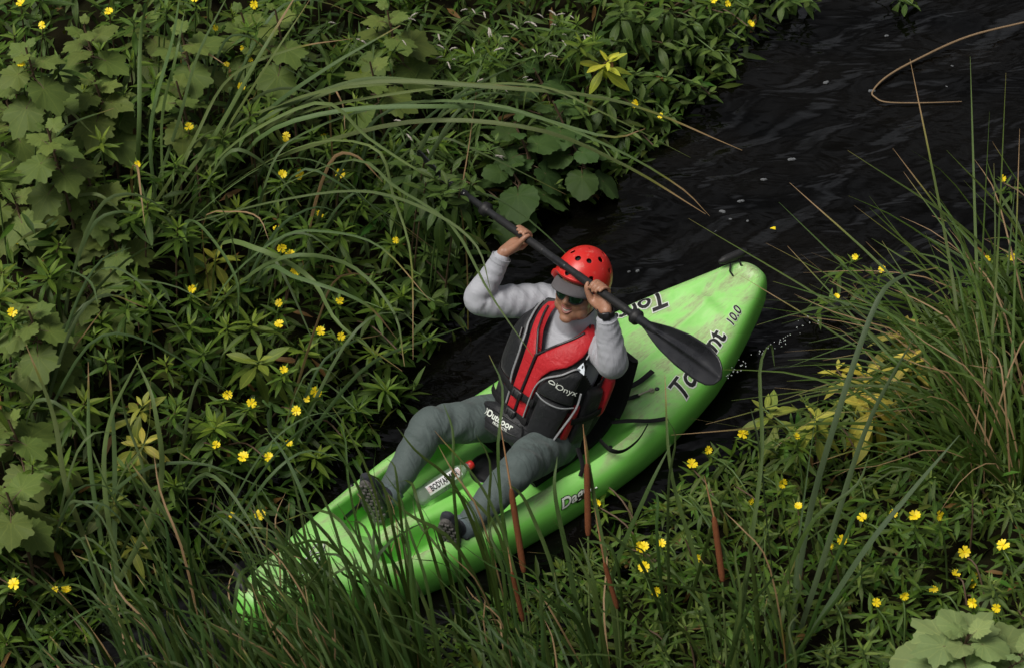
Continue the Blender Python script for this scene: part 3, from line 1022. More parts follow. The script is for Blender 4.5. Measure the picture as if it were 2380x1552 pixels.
# ---- shoes: heel on the floor of the foot well, toes up, tread towards the bow
for s, yaw in (('R', .16), ('L', .02)):
    A = J['a' + s]
    heel = A + np.array([-.015, 0, -.085])
    up = unit([-.16, yaw, .92]); fw = unit(np.cross(np.cross(up, (-.9, -.5, .1)), up)); sd_ = np.cross(up, fw)
    pts = [heel - up * .005 - fw * .03, heel + up * .05 - fw * .03, heel + up * .13 - fw * .010, heel + up * .21 + fw * .006, heel + up * .255 + fw * .01]
    V, F = join([tube(pts, [.034, .040, .044, .042, .028], [.040, .046, .036, .028, .018], ref=tuple(sd_), n=14, seg=20),
                 tube([A + (0, 0, .03), heel + up * .03 - fw * .03], [.042, .044], seg=18)])
    sh = link('shoe', off(remesh(V, F, .006, 3)), person, mat=m_shoe)
    # sole slab with lugs
    prof = []
    for q in np.linspace(0, 2 * math.pi, 30, endpoint=False):
        y = .135 * math.cos(q); x = .047 * math.sin(q) * (1 - .18 * math.cos(q - 1.2))
        prof.append((x, y))
    c = heel + up * .12 + fw * .030
    V = []
    for zz, k in ((-.012, .96), (-.008, 1.0), (.010, 1.0), (.014, .95)):
        for x, y in prof:
            V.append(c + sd_ * x * k + up * y * k + fw * (zz + .012 * (y / .13) ** 2 * 0))
    F = grid_faces(4, 30, True) + [tuple(range(30)), tuple(90 + j for j in range(30))]
    so_ = part('sole', V, F, m_sole, sh)
    for i in range(-5, 6):
        for jx in (-1, 0, 1):
            yy, xx = i * .022, jx * .026 + (.008 if i % 2 else -.004)
            if (xx / .045) ** 2 + (yy / .13) ** 2 > .9: continue
            V, F = box(c + sd_ * xx + up * yy + fw * .015, .010, .0075, .005, sd_, up, fw); part('lug', V, F, m_sole, sh)
    for k in range(3):
        p = heel + up * (.085 + .03 * k) - fw * (.050 - .008 * k)
        V, F = tube([p - sd_ * .032 + fw * .016, p, p + sd_ * .032 + fw * .016], .006, .003, ref=tuple(up), n=8, seg=6); part('lace', V, F, m_white, sh)
    V, F = tube([heel + up * .02 - fw * .02 - sd_ * .040, heel + up * .08 - fw * .02 - sd_ * .047, heel + up * .10 + fw * .015 - sd_ * .047], .008, .003, ref=tuple(up), n=8, seg=6); part('side_stripe', V, F, m_white, sh)

# ------------------------------------------------------------------ life vest (kayak frame, part of the paddler)
VP0, VP1 = np.array([1.605, -.05, .225]), np.array([1.85, -.037, .70])
VT = unit(VP1 - VP0)
VL = unit(np.cross(VT, unit(np.array([-.88, 0, .47]))))      # his left
VF = np.cross(VL, VT)
VLEN = np.linalg.norm(VP1 - VP0)


def vest(th, t, off_=0.0):
    th = np.asarray(th, float); t = np.asarray(t, float)
    a = np.interp(t, [0, .35, .7, .85, 1.0, 1.08], [.192, .205, .205, .190, .150, .10]) + off_
    b_ = np.interp(t, [0, .35, .7, .85, 1.0, 1.08], [.160, .172, .168, .140, .080, .04]) + off_
    r = np.radians(th)
    c, s = np.cos(r), np.sin(r)
    k = (np.abs(c) ** 2.5 + np.abs(s) ** 2.5) ** (-1 / 2.5)
    return VP0 + np.multiply.outer(t * VLEN, VT) + np.multiply.outer(b_ * c * k, VF) + np.multiply.outer(a * s * k, VL)


def panel(name, thl, thr, t0, t1, mat, base=.004, puff=.02, m=26, n=18, parent=None, quilt=0, topfn=None):
    """puffed panel between two edge curves thl(t), thr(t) (degrees), closed down to the vest surface"""
    fl = (lambda t: np.interp(t, *thl)) if isinstance(thl, tuple) else (lambda t: np.full_like(t, thl))
    fr = (lambda t: np.interp(t, *thr)) if isinstance(thr, tuple) else (lambda t: np.full_like(t, thr))
    tt = np.linspace(t0, t1, m)
    V = []
    for i, t_ in enumerate(tt):
        x = np.linspace(0, 1, n)
        th = fl(np.array([t_])) * (1 - x) + fr(np.array([t_])) * x
        e = (1 - np.abs(2 * x - 1) ** 5) * (1 - abs(2 * i / (m - 1) - 1) ** 7)
        o = base + puff * e ** .5
        if quilt:
            o = o - .006 * np.abs(np.sin(np.pi * quilt * (t_ - t0) / (t1 - t0))) ** .0 * (np.cos(2 * np.pi * quilt * (t_ - t0) / (t1 - t0)) > .93)
        edge = (x < 1e-6) | (x > 1 - 1e-6) | (i in (0, m - 1))
        o = np.where(edge, -.012, o)
        V.append(vest(th, np.full(n, t_), o))
    return part(name, np.vstack(V), grid_faces(m, n), mat, parent if parent else vest_o)


V = []
tt = np.linspace(.02, 1.06, 50); aa = np.linspace(0, 360, 90, endpoint=False)
V = np.vstack([vest(aa, np.full(90, t_), 0) for t_ in tt])
F = []
for i in range(49):
    for j in range(90):
        tm, am = (tt[i] + tt[i + 1]) / 2, (aa[j] + 2) % 360
        a2 = am if am < 180 else 360 - am
        if a2 < np.interp(tm, [.70, 1.0], [0, 48]) and tm > .70: continue           # neck opening
        if tm > .58 and abs(a2 - 92) < np.interp(tm, [.58, .70, 1.0], [6, 26, 40]): continue   # arm holes
        if tm > .95 and a2 > 140: continue
        F.append((i * 90 + j, i * 90 + (j + 1) % 90, (i + 1) * 90 + (j + 1) % 90, (i + 1) * 90 + j))
vest_o = part('life_vest', V, F, m_vblk)
sm = vest_o.modifiers.new('s', 'SOLIDIFY'); sm.thickness = .006
# negative degrees: his right (image left); positive: his left
ZIN = ([0, .70, .85, 1.0, 1.06], [0, 0, 17, 40, 48])
neg = lambda c: (c[0], [-q for q in c[1]])
REDR = ([0, .3, .7, .85, 1.0, 1.06], [-15, -15, -19, -30, -56, -66])
REDL = ([0, .3, .55, .66, .74, .85, 1.0, 1.06], [14, 14, 16, 26, 43, 54, 64, 70])
panel('red_panel', REDR, neg(ZIN), .05, 1.05, m_vred, .004, .012)
panel('red_panel', ZIN, REDL, .05, 1.05, m_vred, .004, .012)
panel('black_panel', ([.3, .7, .85, 1.0, 1.06], [-62, -62, -60, -72, -78]), ([.3, .7, .85, 1.0, 1.06], [-15.5, -19.5, -30.5, -56.5, -66]), .36, 1.05, m_vblk, .008, .028)
panel('black_panel', ([.0, .3, .5], [-66, -62, -60]), -16, .05, .30, m_vblk, .004, .012)
panel('mesh_panel', ([0, .5], [-62, -40]), ([0, .5], [-20, -20]), .28, .40, m_mesh, .005, .006)
# his left: upper and lower pocket
panel('pocket', ([0, .3, .5, .6, .68, .76], [14.5, 14.5, 16.5, 23, 36, 46]), ([0, .4, .6, .76], [66, 62, 58, 58]), .44, .76, m_vblk, .012, .034)
panel('pocket', ([0, .3, .5], [21, 21, 23]), ([0, .3, .5], [54, 58, 62]), .06, .44, m_vblk, .010, .026)
panel('mesh_panel', ([0, .5], [54.5, 62.5]), ([0, .5], [64, 66]), .05, .36, m_mesh, .004, .005)
panel('red_panel', ([0, .5], [64.5, 66.5]), ([0, .5], [78, 76]), .05, .44, m_vred, .003, .010)
panel('black_panel', ([0, .3, .6], [79, 79, 77]), ([0, .6], [118, 112]), .04, .58, m_vblk, .004, .022)
panel('black_panel', ([0, .6], [-112, -108]), ([0, .6], [-68, -66]), .04, .56, m_vblk, .004, .016)
# back: black with red lower side
panel('back_panel', ([0, .6, .7, 1.0], [122, 116, 132, 146]), ([0, .6, .7, 1.0], [238, 244, 228, 214]), .04, .98, m_vblk, .006, .04)
panel('red_panel', ([.3, .6], [112, 112]), ([.3, .6], [126, 132]), .30, .66, m_vred, .012, .03)
panel('red_panel', ([.7, 1.0], [134, 148]), ([.7, 1.0], [226, 212]), .86, 1.04, m_vred, .01, .035)


def pipe(name, pts, r=.0045, o=.012, mat=m_pipe, n=40, flat=.6):
    C = catmull(np.array(pts, float), n)
    P = np.array([vest(np.array([c[0]]), np.array([c[1]]), c[2] if len(c) > 2 else o)[0] for c in C])
    V, F = tube(P, r, r * flat, ref=tuple(VL), seg=8)
    return part(name, V, F, mat, vest_o)


pipe('piping', [(-15.5, .30, .018), (-17, .45, .034), (-19.5, .70, .036), (-31, .86, .034), (-56, 1.0, .028)], .0055)
pipe('piping', [(-16, .05, .016), (-15.5, .30, .02)], .005)
pipe('piping', [(58, .765, .030), (47, .765, .040), (36, .69, .046), (23, .60, .044), (16.5, .50, .040), (15, .36, .034), (14.5, .05, .022)], .006)
pipe('piping', [(20, .455, .046), (30, .43, .052), (45, .425, .052), (60, .45, .044)], .004)
pipe('piping', [(62, .58, .044), (63, .45, .044), (58, .25, .038), (54, .06, .026)], .0055)
pipe('piping', [(55, .85, .026), (62, .98, .026)], .004)
pipe('zipper', [(0, .06, .020), (0, .35, .020), (0, .70, .020)], .007, mat=m_black)
pipe('zipper', [(-27, .74, .040), (-31, .80, .042)], .008, mat=m_black)
pipe('collar_edge', [(0, .70, .016), (17, .85, .016), (40, 1.0, .014)], .005, mat=m_black)
pipe('collar_edge', [(0, .70, .016), (-17, .85, .016), (-40, 1.0, .014)], .005, mat=m_black)
for tb in (.34, .16):
    for a0, a1 in ((-58, -8), (6, 20)):
        C = [(q, tb + (.02 if q < -20 else 0), .032 if abs(q) > 4 else .03) for q in np.linspace(a0, a1, 9)]
        P = np.array([vest(np.array([c[0]]), np.array([c[1]]), c[2])[0] for c in C])
        V, F = tube(P, .017, .002, ref=tuple(VT), seg=8, power=5, n=20)
        part('strap', V, F, m_web, vest_o)
    p = vest(np.array([-1.]), np.array([tb]), .038)[0]
    V, F = box(p, .030, .020, .009, VL, VT, VF); bk = part('buckle', V, F, m_black, vest_o)
    V, F = box(p + VF * .008 + VL * .012, .009, .013, .004, VL, VT, VF); part('buckle_clip', V, F, m_rub, bk)
    V, F = box(p + VF * .008 - VL * .016, .006, .015, .004, VL, VT, VF); part('buckle_clip', V, F, m_rub, bk)
# side strap hanging round his left side
P = np.array([vest(np.array([q]), np.array([.30 + .0015 * (q - 60)]), .034)[0] for q in np.linspace(66, 118, 12)])
V, F = tube(P, .016, .002, ref=tuple(VT), seg=8, power=5); part('strap', V, F, m_web, vest_o)
# paper card tucked in the pocket
p = vest(np.array([52.]), np.array([.775]), .040)[0]
V = [p - VL * .022 - VT * .01, p + VL * .026 - VT * .012, p + VL * .018 + VT * .012, p - VL * .001 + VT * .034]
V += [q + VF * .0015 for q in V]
cd_ = part('paper_card', V, [(0, 1, 2, 3), (7, 6, 5, 4), (0, 1, 5, 4), (1, 2, 6, 5), (2, 3, 7, 6), (3, 0, 4, 7)], simple('card', (.66, .72, .78), .6, .3, .08, 40), vest_o, False)
V, F = box(p + VT * .016 + VL * .004 + VF * .002, .0035, .007, .001, VL, VT, VF); part('card_print', V, F, m_logo_k, cd_)


def vest_text(s, th0, t0, size, o, ang=0.0, bold=0.0, parent=None, mat=m_logo_w, shear=0):
    TV, TF = densify(*text_mesh(s, size, shear, bold), .012)
    ca, sa = math.cos(ang), math.sin(ang)
    x = TV[:, 0] * ca - TV[:, 1] * sa; y = TV[:, 0] * sa + TV[:, 1] * ca
    P = vest(th0 + np.degrees(x / .21), t0 + y / VLEN, o)
    return part('lettering', P, TF, mat, parent or vest_o, False)


vest_text('Onyx', 46, .585, .036, .0495, -.05)
a = np.linspace(0, 2 * math.pi, 25)
P = vest(30.5 + 3.0 * np.cos(a) * (1 - .35 * np.sin(a)), .600 + .014 * np.sin(a), .0485)
V, F = tube(P, .0022, .0012, ref=tuple(VT), seg=6, caps=False); part('logo_ring', V, F, m_logo_w, vest_o)
P = vest(np.full(6, 35.4), np.linspace(.572, .618, 6), .049)
V, F = tube(P, .0014, .001, ref=tuple(VL), seg=6); part('logo_bar', V, F, m_logo_w, vest_o)

# ---- waist pack on his lap
WC = np.array([1.455, -.03, .325])
wf = unit([-.72, .0, .70]); wl_ = unit([.12, -1, .02]); wu = np.cross(wf, wl_)


def pack(x, y, o):
    return WC + wl_ * x + wu * y + wf * (o - 1.9 * x * x * .6)


V = []
nx, ny = 26, 14
for i in range(nx):
    x = -.155 + .31 * i / (nx - 1)
    hy = .062 * (1 - abs(x / .165) ** 3.2) + .012
    for j in range(ny):
        y = (2 * j / (ny - 1) - 1)
        e = (1 - abs(x / .158) ** 4) * (1 - abs(y) ** 4)
        edge = i in (0, nx - 1) or j in (0, ny - 1)
        V.append(pack(x, y * hy - .004, -.05 if edge else .012 + .040 * max(e, 0) ** .5))
wp = part('waist_pack', V, grid_faces(nx, ny), m_vblk)
for yy in (.030, -.028):
    P = [pack(x, yy * (1 - .6 * (x / .16) ** 2), .056 - .03 * abs(x / .15) ** 3) for x in np.linspace(-.125, .125, 14)]
    V, F = tube(P, .004, .003, seg=6); part('zipper', V, F, m_black, wp)
V, F = tube([pack(.10, .03, .055), pack(.112, .015, .058), pack(.118, -.01, .055)], .003, seg=6); part('zip_pull', V, F, m_web, wp)
P = [np.array([1.50, .14, .28]), np.array([1.56, .155, .27])]
for s_, x in (('a', -.155), ('b', .155)):
    p0 = pack(x, 0, -.02)
    V, F = tube([p0, p0 + wl_ * np.sign(x) * .05 - wf * .05], .017, .002, ref=tuple(wu), seg=8, power=5); part('waist_belt', V, F, m_web, wp)
for s_, x0, y0, sz, bo in (('Outdoor', -.005, .004, .040, .0012), ('PRODUCTS', .012, -.020, .015, .0004)):
    TV, TF = densify(*text_mesh(s_, sz, 0, bo), .012)
    part('lettering', [pack(x0 + p[0], y0 + p[1], .0565) for p in TV], TF, m_logo_w, wp, False)
for k in range(2):
    P = [pack(-.090 + k * .012 + .008 * math.cos(q), .004 + .014 * math.sin(q), .055) for q in np.linspace(-1.3, 1.3, 8)]
    V, F = tube(P, .0022, .0012, seg=6); part('logo_arc', V, F, m_logo_w, wp)

# ------------------------------------------------------------------ paddle
pb = (SHAFT_A + SHAFT_B) / 2
paddle = thing('paddle', 'black double-bladed kayak paddle held overhead in both hands', 'paddle', K(*pb), KROT)


def ppart(name, V, F, mat, parent=paddle, smooth=True):
    return link(name, make_mesh(name, np.asarray(V, float) - pb, F, mats=[mat], smooth=smooth), parent)


m_pshaft = simple('black_paddle_shaft', (.012, .0125, .014), .42, .5, .3, 30, .04, 250)
m_pblade, t, b = nodes('black_paddle_blade')
b.inputs['Base Color'].default_value = (.013, .0135, .016, 1); b.inputs['Roughness'].default_value = .3
tc = N(t, 'ShaderNodeTexCoord'); nz = N(t, 'ShaderNodeTexNoise', i_Scale=14.0, i_Detail=6.0); t.links.new(tc.outputs['Object'], nz.inputs['Vector'])
t.links.new(ramp(t, nz.outputs[0], [(.35, (.22,) * 3), (.7, (.5,) * 3)]), b.inputs['Roughness'])
t.links.new(mixc(t, (.007, .0075, .009), (.014, .0145, .018), nz.outputs[0]), b.inputs['Base Color'])
V, F = tube([SHAFT_A, SHAFT_B], [.0155, .0155], seg=20, n=6); ppart('shaft', V, F, m_pshaft)
for v0, v1 in ((.44, .12), (-.12, -.44)):
    V, F = tube([shaft_at(v0), shaft_at(v1)], .0172, seg=20, n=4); ppart('grip', V, F, m_rub)
V, F = tube([shaft_at(.035), shaft_at(-.035)], .0168, seg=20, n=4); ppart('ferrule', V, F, m_black)
for v in (.535, -.505):
    c = shaft_at(v)
    V, F = tube([c - SD * .016, c - SD * .008, c, c + SD * .008, c + SD * .016], [.018, .033, .030, .033, .018], seg=26); ppart('drip_ring', V, F, m_rub)
for end, s in ((SHAFT_A, -1), (SHAFT_B, 1)):
    d_ = SD * s
    # blade faces the camera side and curves to a spoon
    nrm = unit(np.array([-.78, 0, .62]) - (np.array([-.78, 0, .62]) @ d_) * d_)
    if s < 0: nrm = unit(np.cross(d_, np.cross(np.array([-1., 0, .0]), d_)))
    wd = np.cross(nrm, d_)
    L_ = .50 if s > 0 else .38
    n_, m_ = 30, 17
    def blade(x, y, o):
        hw_ = float(np.interp(x, [0, .06, .16, .32, .55, .78, .9, .96, 1.0], [.016, .019, .032, .051, .068, .072, .060, .042, .006]))
        asym = .010 * math.sin(math.pi * x)
        curve = -.020 * x * x + .03 * x * (s > 0)
        dish = .016 * (y * y) * math.sin(math.pi * min(1, x * .9 + .1))
        rib = .015 * math.exp(-(y / .13) ** 2) * (1 - x ** 3) * (1 if o > 0 else .3)
        return end + d_ * (x * L_ - .02) + wd * (hw_ * y + asym * x * 1.5) + nrm * (curve + dish + rib * (1 if o > 0 else -1) + o)
    V = [blade(i / (n_ - 1), -1 + 2 * j / (m_ - 1), .003) for i in range(n_) for j in range(m_)]
    V += [blade(i / (n_ - 1), -1 + 2 * j / (m_ - 1), -.003) for i in range(n_) for j in range(m_)]
    F = grid_faces(n_, m_); o_ = n_ * m_
    F = F + [tuple(q + o_ for q in f[::-1]) for f in F]
    ring = [i * m_ for i in range(n_)] + [(n_ - 1) * m_ + j for j in range(1, m_)] + [i * m_ + m_ - 1 for i in range(n_ - 2, -1, -1)] + [j for j in range(m_ - 2, 0, -1)]
    F += [(ring[k], ring[(k + 1) % len(ring)], ring[(k + 1) % len(ring)] + o_, ring[k] + o_) for k in range(len(ring))]
    ppart('blade', V, F, m_pblade)
    V, F = tube([end - d_ * .045, end, end + d_ * .06, end + d_ * .16], [.019, .019, .016, .006], n=14, seg=16); ppart('blade_neck', V, F, m_pblade)

# ------------------------------------------------------------------ water bottle in the foot well
b0, b1 = pk(970, 1158, .115), pk(1098, 1076, .125)
bdir = unit(b1 - b0); bx = unit(np.array([0, 1.0, 0]) - bdir[1] * bdir); bz = np.cross(bdir, bx)
BS = np.linalg.norm(b1 - b0) / .304
bottle = thing('water_bottle', 'clear plastic water bottle with white label and red cap lying in the kayak', 'bottle', K(*b0), KROT)
bottle.scale = (BS, BS, BS)
m_pet, t, b = nodes('clear_plastic')
b.inputs['Base Color'].default_value = (.86, .90, .90, 1); b.inputs['Roughness'].default_value = .06
b.inputs['Transmission Weight'].default_value = .85; b.inputs['IOR'].default_value = 1.12
tc = N(t, 'ShaderNodeTexCoord'); nz = N(t, 'ShaderNodeTexNoise', i_Scale=35.0); t.links.new(tc.outputs['Object'], nz.inputs['Vector'])
bp = N(t, 'ShaderNodeBump', i_Strength=.25, i_Distance=.01); t.links.new(nz.outputs[0], bp.inputs['Height']); t.links.new(bp.outputs[0], b.inputs['Normal'])
prof = [(-.000, .010), (.0, .028), (.010, .038), (.03, .0385), (.05, .036), (.06, .0385), (.18, .0385), (.20, .0375), (.225, .034), (.250, .024), (.262, .0165), (.272, .016), (.275, .0175), (.280, .016)]
a = np.linspace(0, 2 * math.pi, 36, endpoint=False)


def lath(prof, wob=0.0):
    rows = []
    for x, r in prof:
        k = 1 + wob * np.sin(5 * a) * (x < .055)
        rows.append(bdir * x + np.outer(r * k * np.cos(a), bx) + np.outer(r * k * np.sin(a), bz))
    return np.vstack(rows)


link('bottle_wall', make_mesh('bottle_wall', lath(prof, .05), grid_faces(len(prof), 36, True) + [tuple(range(36))], mats=[m_pet]), bottle)
cp = [(.278, .0165), (.279, .0195), (.300, .0195), (.303, .018), (.304, .004)]
link('cap', make_mesh('cap', lath(cp), grid_faces(len(cp), 36, True), mats=[simple('red_cap', (.50, .02, .02), .4)]), bottle)


def brl(x, ang, r=.0392):
    return bdir * x + bx * (r * math.cos(ang)) + bz * (r * math.sin(ang))


# label: white band facing up with the name, small red and black print
sg = 1 if bz[2] > 0 else -1
topa = math.atan2(.86 * sg, -.50)
V = [brl(x, topa - sg * q) for x in np.linspace(.045, .235, 14) for q in np.linspace(-.62, .62, 14)]
V = [brl(x, topa - sg * q, .0392 - .0045 * max(0, (x - .19) / .045)) for x in np.linspace(.045, .225, 14) for q in np.linspace(-.60, .60, 14)]
m_label = simple('white_label', (.82, .83, .83), .45, .4, .04, 40)
link('label', make_mesh('label', V, grid_faces(14, 14), mats=[m_label]), bottle)
m_redp = simple('red_print', (.45, .05, .05), .5)


def bottle_text(s, x0, q0, size, mat, rot=False, bold=0.0, r=.0398, sx=1.0):
    TV, TF = densify(*text_mesh(s, size, 0, bold), .010)
    V = []
    for p in TV:
        X, Y = (p[0] * sx, p[1]) if not rot else (-p[1], p[0] * sx)
        V.append(brl(x0 + X, topa + sg * (q0 + -Y / .0392 * 1.0) * 1.0, r - .0045 * max(0, (x0 + X - .19) / .045)))
    link('lettering', make_mesh('lettering', V, TF, mats=[mat], smooth=False), bottle)


bottle_text('BODYARMOR', .134, 0.02, .038, m_logo_k, bold=.0014, sx=.62)
bottle_text('SPORT\nWATER', .054, .0, .009, m_redp, rot=True)
bottle_text('ALKALINE\nWATER', .213, .0, .008, m_redp, rot=True, r=.0405)
for k in range(6):
    bottle_text('IIIIIIII IIII III', .135, .80 + .085 * k, .008, m_logo_k, r=.0396)

# ------------------------------------------------------------------ plants: shared leaf meshes and materials
def leaf_mat(name, src='object', vein='midrib', transl=.3, rough=.5, sheen=0.0, dry=False):
    m, t, b = nodes(name)
    out = t.nodes['Material Output']
    if src == 'object':
        oi = N(t, 'ShaderNodeObjectInfo'); base = oi.outputs['Color']; rnd = oi.outputs['Random']; alpha = oi.outputs['Alpha']
    else:
        at_ = N(t, 'ShaderNodeVertexColor', layer_name='Col'); base = at_.outputs['Color']; rnd = None; alpha = at_.outputs['Alpha']
    tc = N(t, 'ShaderNodeTexCoord')
    nz = N(t, 'ShaderNodeTexNoise', i_Scale=9.0, i_Detail=4.0); t.links.new(tc.outputs['Object'], nz.inputs['Vector'])
    c = mixc(t, base, mixc(t, base, (1.35, 1.22, 1.05), 1.0, 'MULTIPLY'), nz.outputs[0])
    uv = N(t, 'ShaderNodeSeparateXYZ'); t.links.new(tc.outputs['UV'], uv.inputs[0])
    U, Vv = uv.outputs[0], uv.outputs[1]
    hgt = None
    if vein == 'midrib':
        d = math_(t, 'ABSOLUTE', math_(t, 'SUBTRACT', U, .5))
        mr = ramp(t, d, [(.0, (1,) * 3), (.07, (0,) * 3)])
        c = mixc(t, c, mixc(t, c, (1.9, 1.6, 1.7), 1.0, 'MULTIPLY'), math_(t, 'MULTIPLY', mr, .7))
        ph = math_(t, 'ADD', math_(t, 'MULTIPLY', Vv, 14.0), math_(t, 'MULTIPLY', d, -9.0))
        hgt = math_(t, 'PINGPONG', ph, .5)
        lin = ramp(t, hgt, [(.0, (1,) * 3), (.16, (0,) * 3)])
        c = mixc(t, c, mixc(t, c, (1.35, 1.25, 1.2), 1.0, 'MULTIPLY'), math_(t, 'MULTIPLY', lin, .5))
    elif vein == 'palm':
        # U: angle 0..1, V: radius
        hgt = math_(t, 'PINGPONG', math_(t, 'MULTIPLY', math_(t, 'SUBTRACT', U, .5), 12.0), .5)
        wv = math_(t, 'MULTIPLY', hgt, Vv)
        mr = ramp(t, wv, [(.0, (1,) * 3), (.035, (0,) * 3)])
        c = mixc(t, c, mixc(t, c, (1.45, 1.3, 1.25), 1.0, 'MULTIPLY'), math_(t, 'MULTIPLY', mr, .7))
        n4 = N(t, 'ShaderNodeTexVoronoi', i_Scale=16.0); t.links.new(tc.outputs['Object'], n4.inputs['Vector'])
        hgt = math_(t, 'ADD', wv, math_(t, 'MULTIPLY', n4.outputs[0], .25))
    elif vein == 'blade':
        st = N(t, 'ShaderNodeTexNoise', i_Scale=3.0, i_Detail=3.0)
        mp = N(t, 'ShaderNodeMapping'); mp.inputs['Scale'].default_value = (3, 5, 1)
        t.links.new(tc.outputs['UV'], mp.inputs['Vector']); t.links.new(mp.outputs[0], st.inputs['Vector'])
        # tip withers: alpha carries how far the dry tip reaches down
        k = math_(t, 'ADD', math_(t, 'SUBTRACT', Vv, alpha), math_(t, 'MULTIPLY', math_(t, 'SUBTRACT', st.outputs[0], .5), .22))
        c = mixc(t, c, (.16, .17, .03), ramp(t, k, [(.0, (0,) * 3), (.05, (1,) * 3)]))
        c = mixc(t, c, mixc(t, (.27, .155, .065), (.36, .25, .15), st.outputs[0]), ramp(t, k, [(.05, (0,) * 3), (.10, (1,) * 3)]))
        n5 = N(t, 'ShaderNodeTexNoise', i_Scale=1.0); mp5 = N(t, 'ShaderNodeMapping'); mp5.inputs['Scale'].default_value = (26, 1.5, 1)
        t.links.new(tc.outputs['UV'], mp5.inputs['Vector']); t.links.new(mp5.outputs[0], n5.inputs['Vector'])
        hgt = n5.outputs[0]
        c = mixc(t, c, mixc(t, c, (.72, .76, .7), 1.0, 'MULTIPLY'), n5.outputs[0])
    t.links.new(c, b.inputs['Base Color'])
    b.inputs['Roughness'].default_value = rough
    b.inputs['Specular IOR Level'].default_value = .22
    if hgt is not None:
        bp = N(t, 'ShaderNodeBump', i_Strength=.22, i_Distance=.006); t.links.new(hgt, bp.inputs['Height']); t.links.new(bp.outputs[0], b.inputs['Normal'])
    if transl:
        tr = N(t, 'ShaderNodeBsdfTranslucent')
        t.links.new(mixc(t, c, (1.25, 1.3, .6), 1.0, 'MULTIPLY'), tr.inputs['Color'])
        mx = N(t, 'ShaderNodeMixShader'); mx.inputs[0].default_value = transl
        t.links.new(b.outputs[0], mx.inputs[1]); t.links.new(tr.outputs[0], mx.inputs[2]); t.links.new(mx.outputs[0], out.inputs[0])
    return m


M_LEAF = leaf_mat('primrose_leaf', 'object', 'midrib', .28, .42)
M_STUFF = leaf_mat('ground_cover_leaf', 'attr', 'midrib', .28, .45)
M_COCK = leaf_mat('cocklebur_leaf', 'object', 'palm', .22, .62)
M_BLADE = leaf_mat('cattail_blade', 'object', 'blade', .22, .45)
M_PETAL = simple('yellow_petal', (.80, .62, .014), .5, .3, .12, 60)
M_STAM = simple('orange_stamens', (.72, .44, .012), .6, .3, .2, 120)
M_STEM = simple('green_stem', (.07, .12, .03), .55, .4, .3, 20)
M_STEMR = simple('reddish_stem', (.10, .065, .04), .6, .3, .3, 20)
M_STALK = simple('cattail_stalk', (.085, .12, .035), .5, .4, .2, 14)
M_HEAD = simple('brown_seed_head', (.145, .050, .020), .9, .15, .25, 120, .5, 500)
M_SPIKE = simple('dry_spike', (.24, .13, .06), .85, .2, .3, 60)
M_WFL = simple('white_florets', (.46, .42, .37), .7, .3, .2, 200, .6, 300)


def strip_leaf(name, wprof, L=1.0, droop=.25, fold=.25, ns=7, side=0.0, mat=M_LEAF, wave=0.0, ncross=2):
    """leaf along +X from the origin; half-width profile over 0..1"""
    V, UV = [], []
    nc = 2 * ncross + 1
    for i in range(ns):
        x = i / (ns - 1)
        wv = float(np.interp(x, wprof[0], wprof[1]))
        for j in range(nc):
            y = (j / (nc - 1) * 2 - 1)
            z = -droop * x * x + fold * abs(y) * wv + wave * math.sin(x * 11 + 2 * (y > 0)) * abs(y) * wv
            V.append((x * L * (1 - .12 * droop), y * wv + side * x * x, z))
            UV.append((.5 + .5 * y, x))
    return make_mesh(name, V, grid_faces(ns, nc), uv=UV, mats=[mat])


LANCE = ([0, .06, .2, .4, .6, .8, .93, 1], [.012, .018, .068, .098, .092, .058, .022, .002])
BROAD = ([0, .08, .25, .45, .62, .8, .93, 1], [.012, .02, .085, .150, .160, .112, .045, .003])
NARROW = ([0, .05, .2, .5, .8, 1], [.012, .03, .058, .056, .026, .002])
LEAVES = [strip_leaf('leaf', LANCE, droop=d, fold=f, side=s, ns=6, ncross=1) for d, f, s in ((.10, .30, .02), (.28, .18, -.05), (.50, .2, .04), (-.05, .45, .0), (.18, .12, .07))]
BLEAVES = [strip_leaf('leaf', BROAD, droop=d, fold=f, side=s, ns=8, ncross=1, wave=w) for d, f, s, w in ((.15, .2, .02, .12), (.45, .15, -.04, .15), (.8, .15, .03, .1), (.0, .35, 0, .1))]
NLEAVES = [strip_leaf('leaf', NARROW, droop=d, fold=.3, side=s, ns=7, ncross=1, wave=.15) for d, s in ((.2, .04), (.6, -.06), (.9, .05))]


